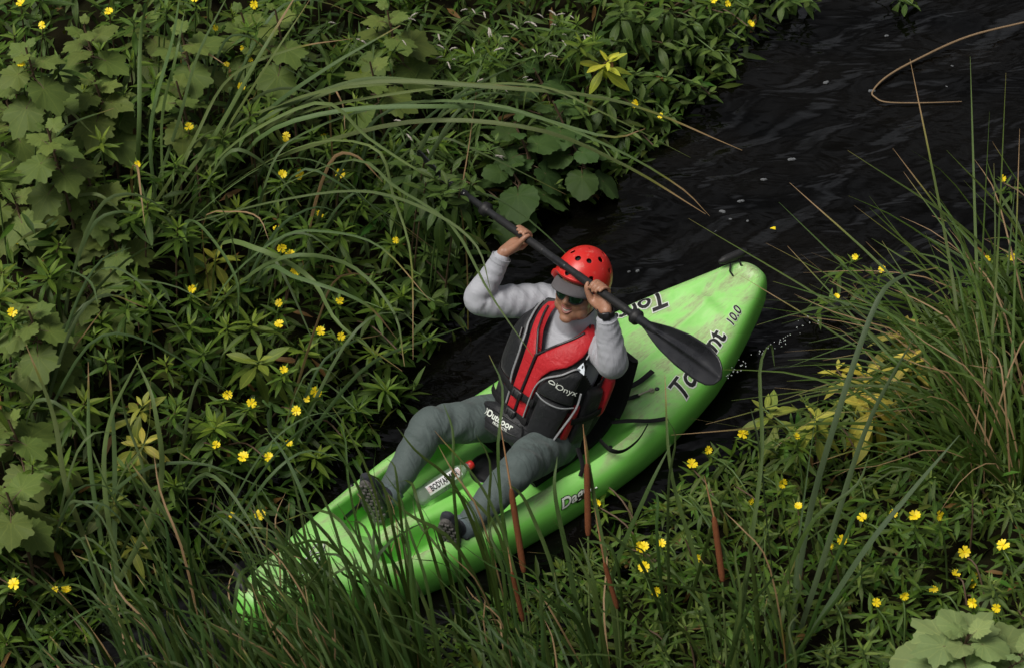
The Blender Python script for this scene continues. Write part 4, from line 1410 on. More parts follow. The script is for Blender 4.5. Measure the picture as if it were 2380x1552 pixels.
def cock_leaf(name, seed, round_=0.0):
    g = np.random.default_rng(seed)
    na = 54
    th = np.linspace(-math.pi, math.pi, na)
    base = np.interp(np.abs(np.degrees(th)), [0, 12, 27, 34, 52, 66, 85, 120, 150, 172, 180],
                     [1.0, .86, .66, .66, .80, .66, .58, .52, .46, .36, .12])
    smooth_ = np.interp(np.abs(np.degrees(th)), [0, 30, 60, 100, 150, 172, 180], [.95, .84, .72, .60, .50, .36, .14])
    r = base * (1 - round_) + smooth_ * round_
    tooth = .045 * (1 - .5 * round_) * (np.arange(na) % 3 - 1) * (np.abs(np.degrees(th)) < 165)
    r = r + tooth + g.normal(0, .012, na)
    V, UV = [(0, 0, 0)], [(.5, 0)]
    rings = (.3, .55, .8, 1.0)
    dr, cup = g.uniform(.10, .32), g.uniform(-.05, .12)
    for q in rings:
        for k in range(na):
            x, y = r[k] * q * math.cos(th[k]), r[k] * q * math.sin(th[k])
            vein = abs(((th[k] / (2 * math.pi)) * 12) % 1 - .5) * 2
            z = -dr * max(x, 0) ** 2 - dr * .8 * y * y + cup * abs(y) - .022 * q * (1 - vein) + .04 * q * q * math.sin(5 * th[k] + seed)
            V.append((x, y, z)); UV.append((.5 + th[k] / (2 * math.pi), q * r[k]))
    F = [(0, 1 + k, 2 + k) for k in range(na - 1)]
    for a in range(len(rings) - 1):
        for k in range(na - 1):
            o0, o1 = 1 + a * na, 1 + (a + 1) * na
            F.append((o0 + k, o1 + k, o1 + k + 1, o0 + k + 1))
    # petiole joined to the blade
    nv = len(V)
    PV, PF = tube([(-.75, 0, -.25), (-.4, 0, -.06), (0, 0, -.005)], .018, seg=5, n=5, caps=False)
    V += [tuple(p) for p in PV]; UV += [(.5, .9)] * len(PV)
    nf = len(F)
    F += [tuple(i + nv for i in f) for f in PF]
    return make_mesh(name, V, F, uv=UV, mats=[M_COCK, M_STEMR], fmat=[0] * nf + [1] * len(PF))


CLEAVES = [cock_leaf('leaf', s) for s in range(5)]
RLEAVES = [cock_leaf('leaf', s, .9) for s in range(10, 13)]

# petal: notched wedge, and the flower's heart
V, UV = [], []
for x, w_ in ((0, .05), (.3, .17), (.65, .36), (.9, .40)):
    for y in (-1, 0, 1):
        V.append((x, y * w_, .28 * x - .30 * x * x + .10 * abs(y) * w_))
V += [(1.05, -.24, .02), (.90, 0, .0), (1.05, .24, .02)]
PETAL = make_mesh('petal', V, grid_faces(5, 3), mats=[M_PETAL])
HV, HF_ = ellipsoid((0, 0, .10), np.diag([.15, .15, .13]), 8, 5)
HEART = make_mesh('flower', HV, HF_, mats=[M_STAM])


def mat4(loc, az, el, roll, s):
    """leaf pose: heading az, raised by el, rolled, scaled"""
    return Matrix.Translation(Vector(loc)) @ Matrix.Rotation(az, 4, 'Z') @ Matrix.Rotation(-el, 4, 'Y') @ Matrix.Rotation(roll, 4, 'X') @ Matrix.Diagonal((s, s, s, 1))


def child(name, me, parent, mtx, col=None):
    o = bpy.data.objects.new(name, me)
    COL.objects.link(o)
    o.parent = parent
    o.matrix_basis = mtx
    if col is not None:
        o.color = col
    return o


def jit(c, a=.15, alpha=1.0):
    k = 1 + random.uniform(-a, a)
    return (c[0] * k * (1 + random.uniform(-a, a) * .6), c[1] * k, c[2] * k * (1 + random.uniform(-a, a) * .5), alpha)


def stem_mesh(P, r0, r1, mat, seg=5, n=7):
    C = catmull(np.asarray(P, float), n)
    V, F = tube(C, np.linspace(r0, r1, n), seg=seg, caps=False)
    return make_mesh('stem', V, F, mats=[mat])


PRIM = (.056, .118, .017)
n_flower = [0]


def flower(parent, loc, tilt_az, tilt, s):
    f = child('flower', HEART, parent, Matrix.Translation(Vector(loc)) @ Matrix.Rotation(tilt_az, 4, 'Z') @ Matrix.Rotation(tilt, 4, 'Y') @ Matrix.Diagonal((s, s, s, 1)))
    a0 = random.uniform(0, 6)
    for k in range(5):
        child('petal', PETAL, f, Matrix.Rotation(a0 + k * 2 * math.pi / 5 + random.uniform(-.15, .15), 4, 'Z') @ Matrix.Rotation(-random.uniform(.1, .6), 4, 'Y'))
    n_flower[0] += 1


def rosette(name, label, cat, group, apex, lean, n, size, col, leaves, fl=0, stem_h=.3, spread=.5, top_el=65, low_el=-18, thing_o=None):
    """leafy shoot: stem from the ground, leaves spiralling up to a tight tip"""
    apex = np.asarray(apex, float)
    root = np.array([apex[0] - lean[0], apex[1] - lean[1], 0.0])
    root[2] = max(float(ground_z(root[0], root[1])), -.05)
    p = thing(name, label, cat, root, 0, group)
    A = apex - root
    mid = A * .5 + np.array([0, 0, .06])
    child('stem', stem_mesh([(0, 0, 0), mid, A], .005, .0035, M_STEM if random.random() < .7 else M_STEMR), p, Matrix.Identity(4))
    a0 = random.uniform(0, 6.28)
    for k in range(n):
        f = k / (n - 1)                                     # 0 lowest, 1 tip
        pos = A * (1 - (1 - f) * min(.85, spread * .16 / max(np.linalg.norm(A), .1)))
        ln = size * (1.0 - .62 * f ** 1.7) * random.uniform(.8, 1.15)
        el = R(low_el + (top_el - low_el) * f ** 1.3 + random.uniform(-12, 12))
        c = jit(col, .14)
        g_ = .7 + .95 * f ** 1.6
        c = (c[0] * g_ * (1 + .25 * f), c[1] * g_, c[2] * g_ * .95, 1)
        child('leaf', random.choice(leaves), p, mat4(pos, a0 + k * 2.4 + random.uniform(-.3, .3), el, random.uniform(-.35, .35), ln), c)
    for k in range(fl):
        a = random.uniform(0, 6.28)
        flower(p, A + np.array([.02 * math.cos(a) * k, .02 * math.sin(a) * k, .022 + .008 * k]), random.uniform(-2.6, -.5), random.uniform(.1, 1.2), random.choice((.016, .019, .022, .026)))
    return p


_cn = SinNoise(41, .62, 2, 6)


def canopy(x, y):
    dl, dr = bank_d(x, y)
    hl = .06 + .40 * sstep(dl, -.45, .12) + .30 * sstep(dl, .1, 1.2) + .32 * sstep(dl, .9, 2.4)
    hr = .05 + .22 * sstep(dr, -.32, .12) + .20 * sstep(dr, .05, 1.0) + .12 * sstep(dr, 1, 2)
    return np.where(dl > dr, hl, hr) * (1 + .34 * _cn(np.asarray(x), np.asarray(y)))


_pn = SinNoise(33, .8)


def screen(P):
    v = np.asarray(P, float) - CAM_LOC
    dz = v @ _f
    return 1190 + (v @ _r) / dz / _k, 776 - (v @ _u) / dz / _k


def on_canopy(px, py, dz=0.0):
    """the canopy point on the sight line of a survey mark"""
    z = .4
    for _ in range(14):
        P = at(px, py, z)
        z = .5 * z + .5 * float(canopy(P[0], P[1]) + dz)
    return at(px, py, z)


# ---- flowering shoots, surveyed
FL_LEFT = [(50, 18), (100, 68), (592, 20), (500, 75), (255, 37), (455, 5), (567, 122), (583, 150), (527, 160), (560, 212), (90, 285), (440, 305), (665, 335, 2), (752, 325), (322, 390), (657, 415), (700, 415), (792, 412), (743, 507), (40, 565), (643, 540), (655, 585), (675, 600), (248, 614), (687, 640), (920, 567), (447, 680), (650, 713), (650, 762), (790, 707), (745, 778), (793, 790), (660, 868), (735, 918), (715, 935), (690, 962), (530, 925), (585, 945), (503, 1042), (567, 1070), (625, 1070), (672, 1037), (605, 1205), (540, 1205), (35, 1365), (130, 1378), (155, 1378), (50, 160), (30, 735)]
FL_TOP = [(1660, 8), (1690, 18), (1743, 65), (1478, 250), (1535, 278)]
FL_RIGHT = [(2328, 423), (2293, 610), (2350, 605), (1725, 1015), (1607, 1087), (1645, 1053), (1850, 1022), (1817, 1130), (1390, 1110), (1388, 1175), (1743, 1172), (1855, 1185), (1485, 1280, 2), (1537, 1270), (1617, 1305), (1497, 1325), (1522, 1382), (1930, 1275), (1955, 1262), (2003, 1210), (2125, 1208), (2180, 1205), (2330, 1275), (2240, 1290), (2220, 1340), (2265, 1345), (2258, 1362), (2168, 1378), (2225, 1400), (2260, 1408), (2315, 1420), (2100, 1392), (2035, 1408), (2075, 1200)]
taken = []


def prim_at(P, label, group, fl=0, n=None, size=None, col=None, leaves=None, name='primrose_plant', cat='plant', **kw):
    taken.append((P[0], P[1]))
    dl, dr = bank_d(P[0], P[1])
    tow = KN if dl > dr else -KN                       # stems come out from the bank
    ov = .10 + .25 * float(1 - sstep(max(dl, dr), -.4, .3))
    lean = -tow[:2] * ov + np.array([random.uniform(-.06, .06), random.uniform(-.06, .06)])
    return rosette(name, label, cat, group, P, lean, n or random.randint(13, 18), size or random.uniform(.085, .115), col or PRIM, leaves or LEAVES, fl, **kw)


for lst, where in ((FL_LEFT, 'on the left bank'), (FL_TOP, 'above the dark water at the top'), (FL_RIGHT, 'on the near right bank')):
    for q in lst:
        P = on_canopy(q[0], q[1], .03)
        prim_at(P, 'water primrose shoot bearing an open yellow flower ' + where, 'flowering primrose shoots ' + where, q[2] if len(q) > 2 else 1)

# ---- three shoots standing in the water off the right bank
for px, py, z, lab in ((1987, 606, .34, 'water primrose with yellow flower standing out in the water, nearest the kayak stern, upper one'), (2050, 634, .30, 'water primrose with yellow flower standing out in the water, right of its two neighbours'), (1943, 698, .22, 'water primrose with yellow flower standing low in the water by the right bank')):
    rosette('primrose_plant', lab, 'plant', 'primroses standing in the water', at(px, py, z), (.12, -.18), 16, .11, PRIM, LEAVES, 1, spread=1.2)

# ---- pale yellow-green large-leaved shoots
PALE = [((505, 600), .17, (.14, .19, .03), 'yellow-green broad-leaved shoot in the dark gap of the left bank'),
        ((603, 839), .20, (.085, .14, .025), 'large green star-shaped shoot with ribbed leaves left of the kayak bow'),
        ((330, 943), .15, (.13, .18, .035), 'pale green shoot low among cattail blades on the left'),
        ((334, 1031), .15, (.19, .23, .045), 'bright yellow-green shoot beside the cattail blades at lower left'),
        ((323, 1275), .16, (.15, .20, .04), 'yellow-green shoot drooping over the water at lower left'),
        ((269, 1165), .16, (.07, .12, .025), 'mid green ribbed shoot between the cattails at lower left'),
        ((1415, 140), .15, (.32, .42, .05), 'bright lemon yellow shoot among dark leaves above the water'),
        ((2002, 864), .16, (.34, .36, .06), 'lemon yellow shoot at the right bank edge, upper of the pair'),
        ((2012, 925), .18, (.36, .37, .07), 'lemon yellow shoot at the right bank edge, lower and largest'),
        ((2084, 758), .16, (.36, .37, .10), 'pale yellow shoot half hidden behind the sedge on the right'),
        ((1896, 966), .13, (.22, .28, .05), 'yellow-green shoot in front of the lemon yellow ones on the right bank'),
        ((1775, 950), .15, (.13, .20, .04), 'green shoot with pale tip nearest the kayak stern on the right bank'),
        ((1944, 857), .12, (.28, .32, .06), 'small lemon yellow shoot beside the water on the right bank'),
        ((2120, 830), .14, (.30, .32, .07), 'pale yellow shoot deep in the sedge on the right')]
for (px, py), sz, col, lab in PALE:
    P = on_canopy(px, py, .06 if px < 1700 else .16)
    prim_at(P, lab, None, 0, 13 if px < 1700 else 16, sz * (1 if px < 1700 else 1.15), tuple(c * .9 for c in col), BLEAVES, 'leafy_shoot', 'plant', spread=.7, low_el=-25, top_el=50)

# ---- broad dark shoots hanging over the water at the top of the left bank
cnt = 0
for px, py in [(1500, 40), (1560, 20), (1620, 45), (1680, 30), (1720, 90), (1460, 90), (1540, 100), (1600, 110), (1660, 120), (1700, 150), (1480, 170), (1550, 180), (1610, 190), (1650, 220), (1500, 240), (1560, 270), (1420, 230), (1470, 310), (1380, 330), (1430, 380), (1350, 400), (1520, 340), (1600, 60), (1740, 20), (1290, 430), (1240, 400), (1370, 270), (1450, 20), (1225, 335), (1290, 300), (1205, 425), (1262, 268), (1335, 245), (1150, 330), (1180, 480), (1100, 430), (1060, 600), (1040, 660), (1010, 700), (1080, 540), (980, 640), (2120, 10), (1840, 0), (1890, 5), (1000, 590)]:
    P = on_canopy(px, py, .03 + random.uniform(-.04, .04))
    prim_at(P, 'dark green shoot of broad pointed leaves overhanging the water on the far bank', 'broad-leaved shoots over the water', 0, random.randint(10, 13), random.uniform(.13, .17), (.040, .085, .020), BLEAVES, 'leafy_shoot', 'plant', spread=.8, low_el=-45, top_el=40)

# ---- ordinary shoots filling both banks
def dart(n_try, ok, mind):
    pts = [np.array(q) for q in taken]
    new = []
    for _ in range(n_try):
        p = np.array([rng.uniform(-2.9, 2.9), rng.uniform(-2.6, 2.9)])
        if not ok(p): continue
        if pts and min(np.hypot(*(p - q)) for q in pts) < mind: continue
        pts.append(p); new.append(p)
    return new


def ok_left(p):
    dl, dr = bank_d(p[0], p[1])
    if dl < -.36: return False
    z = float(canopy(p[0], p[1])); s = screen((p[0], p[1], z))
    if not (-40 < s[0] < 1800 and -60 < s[1] < 1600): return False
    if s[0] < 330 and s[1] < 620 and random.random() < .6: return False
    if 850 < s[0] < 1350 and s[1] < 330 and random.random() < .75: return False
    return True


def ok_right(p):
    dl, dr = bank_d(p[0], p[1])
    if dr < -.26: return False
    s = screen((p[0], p[1], float(canopy(p[0], p[1]))))
    if s[0] < 1250 or s[0] > 2440 or s[1] > 1620 or s[1] < 350: return False
    if s[0] < 1500 and s[1] > 1400: return False
    return True


for p in dart(7000, ok_left, .125)[:170]:
    z = float(canopy(p[0], p[1])) + random.uniform(-.06, .05)
    prim_at((p[0], p[1], z), 'green water primrose shoot without flower in the leafy carpet on the left bank', 'primrose shoots on the left bank', size=random.choice((.10, .115, .13, .145, .16)), col=random.choice((PRIM, PRIM, (.046, .10, .016), (.07, .13, .018))))
for p in dart(5000, ok_right, .125)[:95]:
    z = float(canopy(p[0], p[1])) + random.uniform(-.05, .05)
    prim_at((p[0], p[1], z), 'green water primrose shoot without flower in the carpet on the near right bank', 'primrose shoots on the right bank', size=random.uniform(.08, .11), col=(.060, .112, .026))

# ---- the leafy mass under them: nobody could count it
def mass(name, label, n, region, zlo, zhi, lmin, lmax, col, seed, lance=True):
    g = np.random.default_rng(seed)
    P = np.column_stack([g.uniform(-4.2, 4.2, n * 4), g.uniform(-4.4, 4.2, n * 4)])
    P = P[region(P[:, 0], P[:, 1])][:n]
    n = len(P)
    can = canopy(P[:, 0], P[:, 1]); gz = np.maximum(ground_z(P[:, 0], P[:, 1]), 0)
    z = gz * .5 + np.clip(can - gz * .5, .03, 2) * g.uniform(zlo, zhi, n)
    L = g.uniform(lmin, lmax, n); az = g.uniform(0, 2 * math.pi, n); el = np.radians(g.normal(8, 28, n)); roll = g.normal(0, .5, n)
    tmpl = np.array([(0, 0, 0), (.35, 0, 0), (.7, 0, -.07), (1, 0, -.2), (.35, .10, .03), (.7, .075, -.05), (.35, -.10, .03), (.7, -.075, -.05)])
    uvt = np.array([(.5, 0), (.5, .35), (.5, .7), (.5, 1), (1, .35), (1, .7), (0, .35), (0, .7)])
    if not lance: tmpl = tmpl * np.array([1, 2.6, 1])
    fa = np.array([(0, 1, 4), (0, 6, 1), (1, 2, 5), (1, 5, 4), (1, 6, 7), (1, 7, 2), (2, 3, 5), (2, 7, 3)])
    T = tmpl[None] * L[:, None, None]
    y, zz = T[..., 1].copy(), T[..., 2].copy()
    cr, sr = np.cos(roll)[:, None], np.sin(roll)[:, None]
    T[..., 1] = y * cr - zz * sr; T[..., 2] = y * sr + zz * cr
    x, zz = T[..., 0].copy(), T[..., 2].copy()
    ce, se = np.cos(el)[:, None], np.sin(el)[:, None]
    T[..., 0] = x * ce - zz * se; T[..., 2] = x * se + zz * ce
    x, y = T[..., 0].copy(), T[..., 1].copy()
    ca, sa = np.cos(az)[:, None], np.sin(az)[:, None]
    T[..., 0] = x * ca - y * sa + P[:, 0:1]; T[..., 1] = x * sa + y * ca + P[:, 1:2]; T[..., 2] += z[:, None]
    F = (fa[None] + (np.arange(n) * 8)[:, None, None]).reshape(-1, 3)
    k = g.uniform(.6, 1.25, n)
    c = np.array(col)[None] * k[:, None] * (1 + g.normal(0, .12, (n, 3)))
    dead = g.random(n) < .015
    c[dead] = (.14, .085, .03)
    C4 = np.ones((n * 8, 4)); C4[:, :3] = np.repeat(c, 8, 0)
    me = make_mesh(name, T.reshape(-1, 3), F, uv=np.tile(uvt, (n, 1)), col=C4, mats=[M_STUFF], smooth=False)
    tag(link(name, me), label, 'ground cover', None, 'stuff')


mass('ground_cover', 'dense mass of narrow green leaves covering the left bank', 20000, lambda x, y: bank_d(x, y)[0] > -.38, .08, .58, .08, .16, (.036, .074, .011), 1)
mass('ground_cover', 'dense mass of narrow green leaves covering the near right bank', 30000, lambda x, y: bank_d(x, y)[1] > -.26, .08, .74, .06, .12, (.052, .100, .015), 2)

# ------------------------------------------------------------------ cocklebur and other broad-leaved plants
def broad_plant(name, label, cat, apex, n, size, col, leaves, group=None, tall=.6, lean=(0, 0), bur=True):
    apex = np.asarray(apex, float)
    root = np.array([apex[0] - lean[0], apex[1] - lean[1], 0.0]); root[2] = max(float(ground_z(root[0], root[1])), 0)
    p = thing(name, label, cat, root, 0, group)
    A = apex - root
    child('stem', stem_mesh([(0, 0, 0), A * .5 + np.array([.02, .01, 0]), A], .009, .005, M_STEMR, 6, 8), p, Matrix.Identity(4))
    a0 = random.uniform(0, 6.28)
    for k in range(n):
        f = k / (n - 1)
        ln = size * (1 - .72 * f ** 2.2) * random.uniform(.8, 1.12)
        el = R(-28 + 62 * f ** 1.6 + random.uniform(-12, 12))
        az = a0 + k * 2.4 + random.uniform(-.35, .35)
        base = A * (1 - (1 - f) * min(.8, tall * .55 / max(np.linalg.norm(A), .2)))
        pet = ln * .75
        d = np.array([math.cos(az) * math.cos(.6), math.sin(az) * math.cos(.6), math.sin(.35)])
        c = jit(col, .12); g_ = .92 + .35 * f
        child('leaf', random.choice(leaves), p, mat4(base + d * pet, az, el, random.uniform(-.3, .3), ln), (c[0] * g_, c[1] * g_, c[2] * g_, 1))
    return p


COCK = (.078, .118, .028)
for (px, py), z, n, sz, lab in [
        ((220, 188), .34, 15, .125, 'large cocklebur with lobed olive leaves, the fullest one at upper left'),
        ((195, 60), .30, 11, .115, 'cocklebur with lobed olive leaves at the top left, above the fullest one'),
        ((60, 112), .30, 11, .125, 'cocklebur with lobed leaves close to the top left corner'),
        ((15, 235), .28, 11, .12, 'cocklebur cut by the left picture edge, below the corner one'),
        ((110, 300), .26, 11, .12, 'cocklebur with broad leaves left of and below the fullest one'),
        ((330, 30), .24, 9, .12, 'cocklebur with round-toothed leaves at the top edge, left of the tall cattails'),
        ((420, 70), .22, 9, .12, 'cocklebur with pale leaves behind the tall cattail blades'),
        ((410, 190), .16, 8, .12, 'cocklebur with darker leaves behind the tall cattail blades, lower one'),
        ((200, 400), .26, 13, .125, 'cocklebur with big hanging leaves straight below the fullest one'),
        ((20, 440), .26, 11, .13, 'cocklebur at the left edge above the dark gap'),
        ((253, 525), .24, 13, .115, 'cocklebur with fresh green leaves beside the dark gap'),
        ((190, 630), .16, 8, .13, 'cocklebur with two large dark drooping leaves on the left'),
        ((64, 714), .28, 13, .115, 'bright cocklebur near the left edge at mid height'),
        ((105, 850), .20, 9, .11, 'cocklebur with ragged leaves below the bright one at the left edge'),
        ((20, 975), .30, 9, .13, 'cocklebur with broad smooth leaves at the left edge, lower third'),
        ((10, 1130), .26, 8, .13, 'cocklebur with rounded leaves at the left edge, lowest of them'),
        ((560, 30), .20, 9, .12, 'cocklebur with lobed leaves at the top edge left of the white-flowered weed'),
        ((900, 25), .22, 10, .12, 'cocklebur with pale leaves at the top edge amid the white-flowered weed'),
        ((640, 25), .16, 8, .11, 'cocklebur half hidden at the top edge beside the leaning blades'),
        ((860, 145), .16, 7, .12, 'cocklebur with one large leaf under the arching cattail blades')]:
    P = on_canopy(px, py, z * .75)
    broad_plant('cocklebur_plant', lab, 'plant', P, n, sz * 1.22, COCK, CLEAVES, 'cocklebur plants on the left bank', lean=(-.06, .08))
for (px, py), n, sz, lab in [
        ((1195, 285), 8, .15, 'dark round-leaved plant under the arching cattail blades, left of its neighbours'),
        ((1285, 235), 8, .14, 'dark round-leaved plant just left of the lemon yellow shoot'),
        ((1320, 320), 8, .14, 'dark round-leaved plant hanging towards the water, rightmost of its kind'),
        ((1180, 385), 7, .17, 'dark plant with one very large hanging leaf above the paddle'),
        ((1240, 160), 7, .14, 'round-leaved plant below the white flower spikes')]:
    P = on_canopy(px, py, .12)
    broad_plant('broadleaf_plant', lab, 'plant', P, n, sz, (.033, .068, .018), RLEAVES + CLEAVES[:1], 'round-leaved plants over the water', lean=(-.12, .12))
P = at(2250, 1475, 1.0)
broad_plant('cocklebur_plant', 'pale grey-green broad-leaved plant close to the camera at the lower right corner', 'plant', P, 18, .19, (.13, .19, .075), CLEAVES + RLEAVES, None, lean=(.05, -.1))
P = at(2370, 1520, .95)
broad_plant('cocklebur_plant', 'pale broad-leaved plant cut off by the lower right corner', 'plant', P, 14, .18, (.125, .18, .07), CLEAVES + RLEAVES, None, lean=(.05, -.1))

# ------------------------------------------------------------------ smartweed: jointed stems, narrow leaves, white flower spikes
V, F = tube([(0, 0, 0), (.3, 0, .02), (.7, 0, -.06), (1, 0, -.22)], [.05, .085, .08, .03], n=10, seg=6)
V = V + np.random.default_rng(4).normal(0, .018, V.shape)
SPIKE = make_mesh('flower_spike', V, F, mats=[M_WFL], smooth=False)
for i, (px, py, ns) in enumerate([(880, 60, 2), (960, 40, 3), (1020, 90, 2), (1100, 30, 3), (1160, 60, 3), (1230, 40, 3), (1300, 50, 4), (1330, 90, 4), (1060, 140, 3), (1130, 120, 2), (1190, 110, 3), (980, 150, 2), (920, 110, 1), (1260, 130, 3), (1080, 200, 1), (1000, 230, 1), (1150, 230, 1), (1230, 200, 2), (930, 300, 2), (1010, 330, 1), (840, 80, 2), (1140, 350, 2), (700, 90, 1), (760, 60, 1)]):
    P = on_canopy(px, py, random.uniform(.06, .16))
    lean = np.array([.14 + random.uniform(-.08, .1), -.10 + random.uniform(-.08, .08)])
    root = np.array([P[0] - lean[0], P[1] - lean[1], 0]); root[2] = float(ground_z(root[0], root[1]))
    p = thing('smartweed_plant', 'narrow-leaved weed with small white flower spikes on the upper bank', 'plant', root, 0, 'white-spiked weeds on the upper bank')
    A = P - root
    child('stem', stem_mesh([(0, 0, 0), A * .5 + np.array([-.02, .02, .06]), A], .005, .003, M_STEM), p, Matrix.Identity(4))
    for k in range(13):
        f = k / 12
        pos = A * (.45 + .55 * f) + np.array([-.02, .02, .06]) * (1 - f)
        child('leaf', random.choice(NLEAVES), p, mat4(pos, k * 2.6 + i + random.uniform(-.5, .5), R(random.uniform(-15, 45)), random.uniform(-.4, .4), random.uniform(.10, .17) * (1 - .3 * f)), jit((.060, .110, .028), .15))
    for k in range(ns):
        pos = A + np.array([random.uniform(-.07, .07), random.uniform(-.07, .05), random.uniform(0, .05)])
        child('flower_stalk', stem_mesh([A * .92, (A * .92 + pos) / 2 + np.array([0, 0, .015]), pos], .0018, .0014, M_STEM, 4, 5), p, Matrix.Identity(4))
        child('flower_spike', SPIKE, p, mat4(pos, random.uniform(-1.5, .8), R(random.uniform(-30, 30)), 0, random.uniform(.028, .05)))

# ------------------------------------------------------------------ cattails and sedge: each blade its own part
CATT = (.068, .105, .042)


def blade_obj(p, root, pts, wd, col, dry, twist=None, n=16, face=False):
    """ribbon with a shallow keel along the curve; dry = where along it the tip withers"""
    C = catmull(np.asarray(pts, float), n) - root
    T = np.gradient(C, axis=0); T /= np.linalg.norm(T, axis=1)[:, None] + 1e-9
    a0 = random.uniform(-.7, .7); tw = random.uniform(-1.0, 1.0) if twist is None else twist
    V, UV = [], []
    view = unit(CAM_LOC - np.asarray(pts[len(pts) // 2]) + np.array([random.uniform(-9, 9), random.uniform(-9, 9), random.uniform(-5, 5)]))
    if face: view = unit([0, -.3, 1])
    S = np.cross(T[n // 2], view); S = unit(S)
    for i in range(n):
        s = i / (n - 1)
        S = unit(S - (S @ T[i]) * T[i]); B = np.cross(T[i], S)
        an = tw * s
        X = S * math.cos(an) + B * math.sin(an); Y = np.cross(T[i], X)
        w_ = wd * .5 * (.8 + .2 * min(1, s * 4)) * max(.05, (1 - s ** 3.2)) ** .8
        V += [C[i] - X * w_ + Y * w_ * .28, C[i], C[i] + X * w_ + Y * w_ * .28]
        UV += [(0, s), (.5, s), (1, s)]
    o = child('blade', make_mesh('blade', V, grid_faces(n, 3), uv=UV, mats=[M_BLADE]), p, Matrix.Identity(4), (col[0], col[1], col[2], dry))
    return o


def px3(pts):
    return [at(*q) for q in pts]


def catt_plant(name, label, cat, group, root):
    root = np.asarray(root, float)
    root = np.array([root[0], root[1], max(float(ground_z(root[0], root[1])), -.05)])
    return thing(name, label, cat, root, 0, group), root


TRACED = [
    ('long-bladed cattail on the left bank whose blades arch far out over the water', (470, 440), [
        [(640, 280, .9), (850, 200, 1.2), (1150, 190, 1.3), (1450, 235, 1.2), (1725, 350, .95)],
        [(650, 300, .85), (900, 215, 1.15), (1200, 205, 1.25), (1420, 260, 1.15), (1605, 367, .95)],
        [(680, 330, .8), (900, 250, 1.05), (1150, 245, 1.2), (1400, 340, 1.1), (1550, 430, .95), (1650, 503, .8)],
        [(700, 330, .8), (950, 265, 1.1), (1250, 300, 1.1), (1450, 395, .95), (1640, 498, .8)],
        [(560, 300, .8), (700, 215, 1.1), (850, 190, 1.2), (1000, 215, 1.15), (1105, 290, .95)],
        [(600, 260, .9), (760, 150, 1.2), (930, 60, 1.4)],
        [(580, 300, .9), (800, 205, 1.1), (1000, 185, 1.1), (1230, 205, 1.0)],
        [(620, 320, .9), (820, 240, 1.1), (1020, 240, 1.1), (1200, 270, 1.05), (1400, 330, 1.0), (1500, 300, .95)]]),
    ('cattail whose blades cross in front of the paddler', (360, 570), [
        [(480, 400, .8), (600, 300, 1.0), (760, 240, 1.15), (880, 300, 1.1), (985, 400, 1.0), (1045, 434, .9)],
        [(560, 420, .8), (720, 345, 1.05), (850, 350, 1.1), (940, 450, 1.05), (968, 620, 1.0), (960, 835, .85)],
        [(640, 440, .9), (820, 390, 1.15), (950, 440, 1.2), (1050, 540, 1.25), (1140, 690, 1.25), (1240, 830, 1.15)],
        [(650, 470, .9), (850, 440, 1.1), (980, 500, 1.2), (1080, 590, 1.2), (1142, 682, 1.15)],
        [(430, 420, .7), (470, 320, .85), (560, 310, .85), (690, 352, .75)],
        [(450, 440, .7), (520, 350, .9), (630, 400, .8), (700, 480, .7)],
        [(500, 450, .7), (640, 370, .9), (760, 400, .9), (860, 470, .8), (930, 560, .7)]]),
    ('tall upright cattail at upper left reaching the top edge', (345, 560), [
        [(320, 300, .9), (335, 100, 1.3), (350, -20, 1.5)], [(350, 300, .9), (385, 80, 1.3), (420, -30, 1.5)], [(400, 300, .9), (450, 130, 1.2), (540, -30, 1.5)],
        [(480, 360, .8), (620, 160, 1.2), (720, 0, 1.5)], [(380, 300, .8), (405, 120, 1.2), (430, 20, 1.3)], [(470, 330, .8), (600, 130, 1.2), (700, -30, 1.4)],
        [(420, 330, .8), (540, 200, 1.1), (680, 120, 1.2), (820, 90, 1.2)]]),
    ('small cattail with curled pale tips among the cockleburs', (95, 560), [
        [(110, 350, .8), (160, 260, 1.0), (215, 310, .9)], [(105, 380, .8), (150, 290, 1.0), (265, 252, .95)], [(95, 400, .8), (100, 260, 1.0), (130, 150, 1.1)], [(150, 480, .7), (220, 440, .9), (290, 500, .8)]]),
    ('cattail with drooping blades left of the paddler', (440, 760), [
        [(500, 590, .7), (600, 600, .85), (720, 660, .85), (800, 740, .8), (935, 862, .6)], [(600, 620, .7), (700, 640, .85), (830, 700, .85), (925, 790, .7)],
        [(440, 500, .8), (500, 470, .9), (540, 600, .8), (562, 745, .65)], [(430, 560, .7), (470, 530, .8), (530, 640, .75), (553, 760, .6)], [(560, 640, .7), (680, 590, .85), (820, 620, .85), (900, 700, .75), (940, 850, .6)],
        [(520, 650, .6), (640, 560, .8), (760, 540, .9), (880, 590, .85), (1000, 700, .8)]]),
    ('upright cattail with pale flat blades at lower left', (230, 1330), [
        [(200, 1100, .5), (205, 840, .9)], [(265, 1100, .5), (255, 860, .9)], [(215, 1150, .5), (260, 1000, .8), (330, 820, 1.1)], [(330, 1150, .5), (300, 960, .8), (262, 800, 1.0)],
        [(160, 1150, .5), (115, 950, .8), (60, 800, 1.0)], [(370, 1150, .5), (350, 950, .9), (310, 820, 1.0)], [(290, 1150, .5), (330, 1000, .9), (350, 880, 1.1)]]),
]
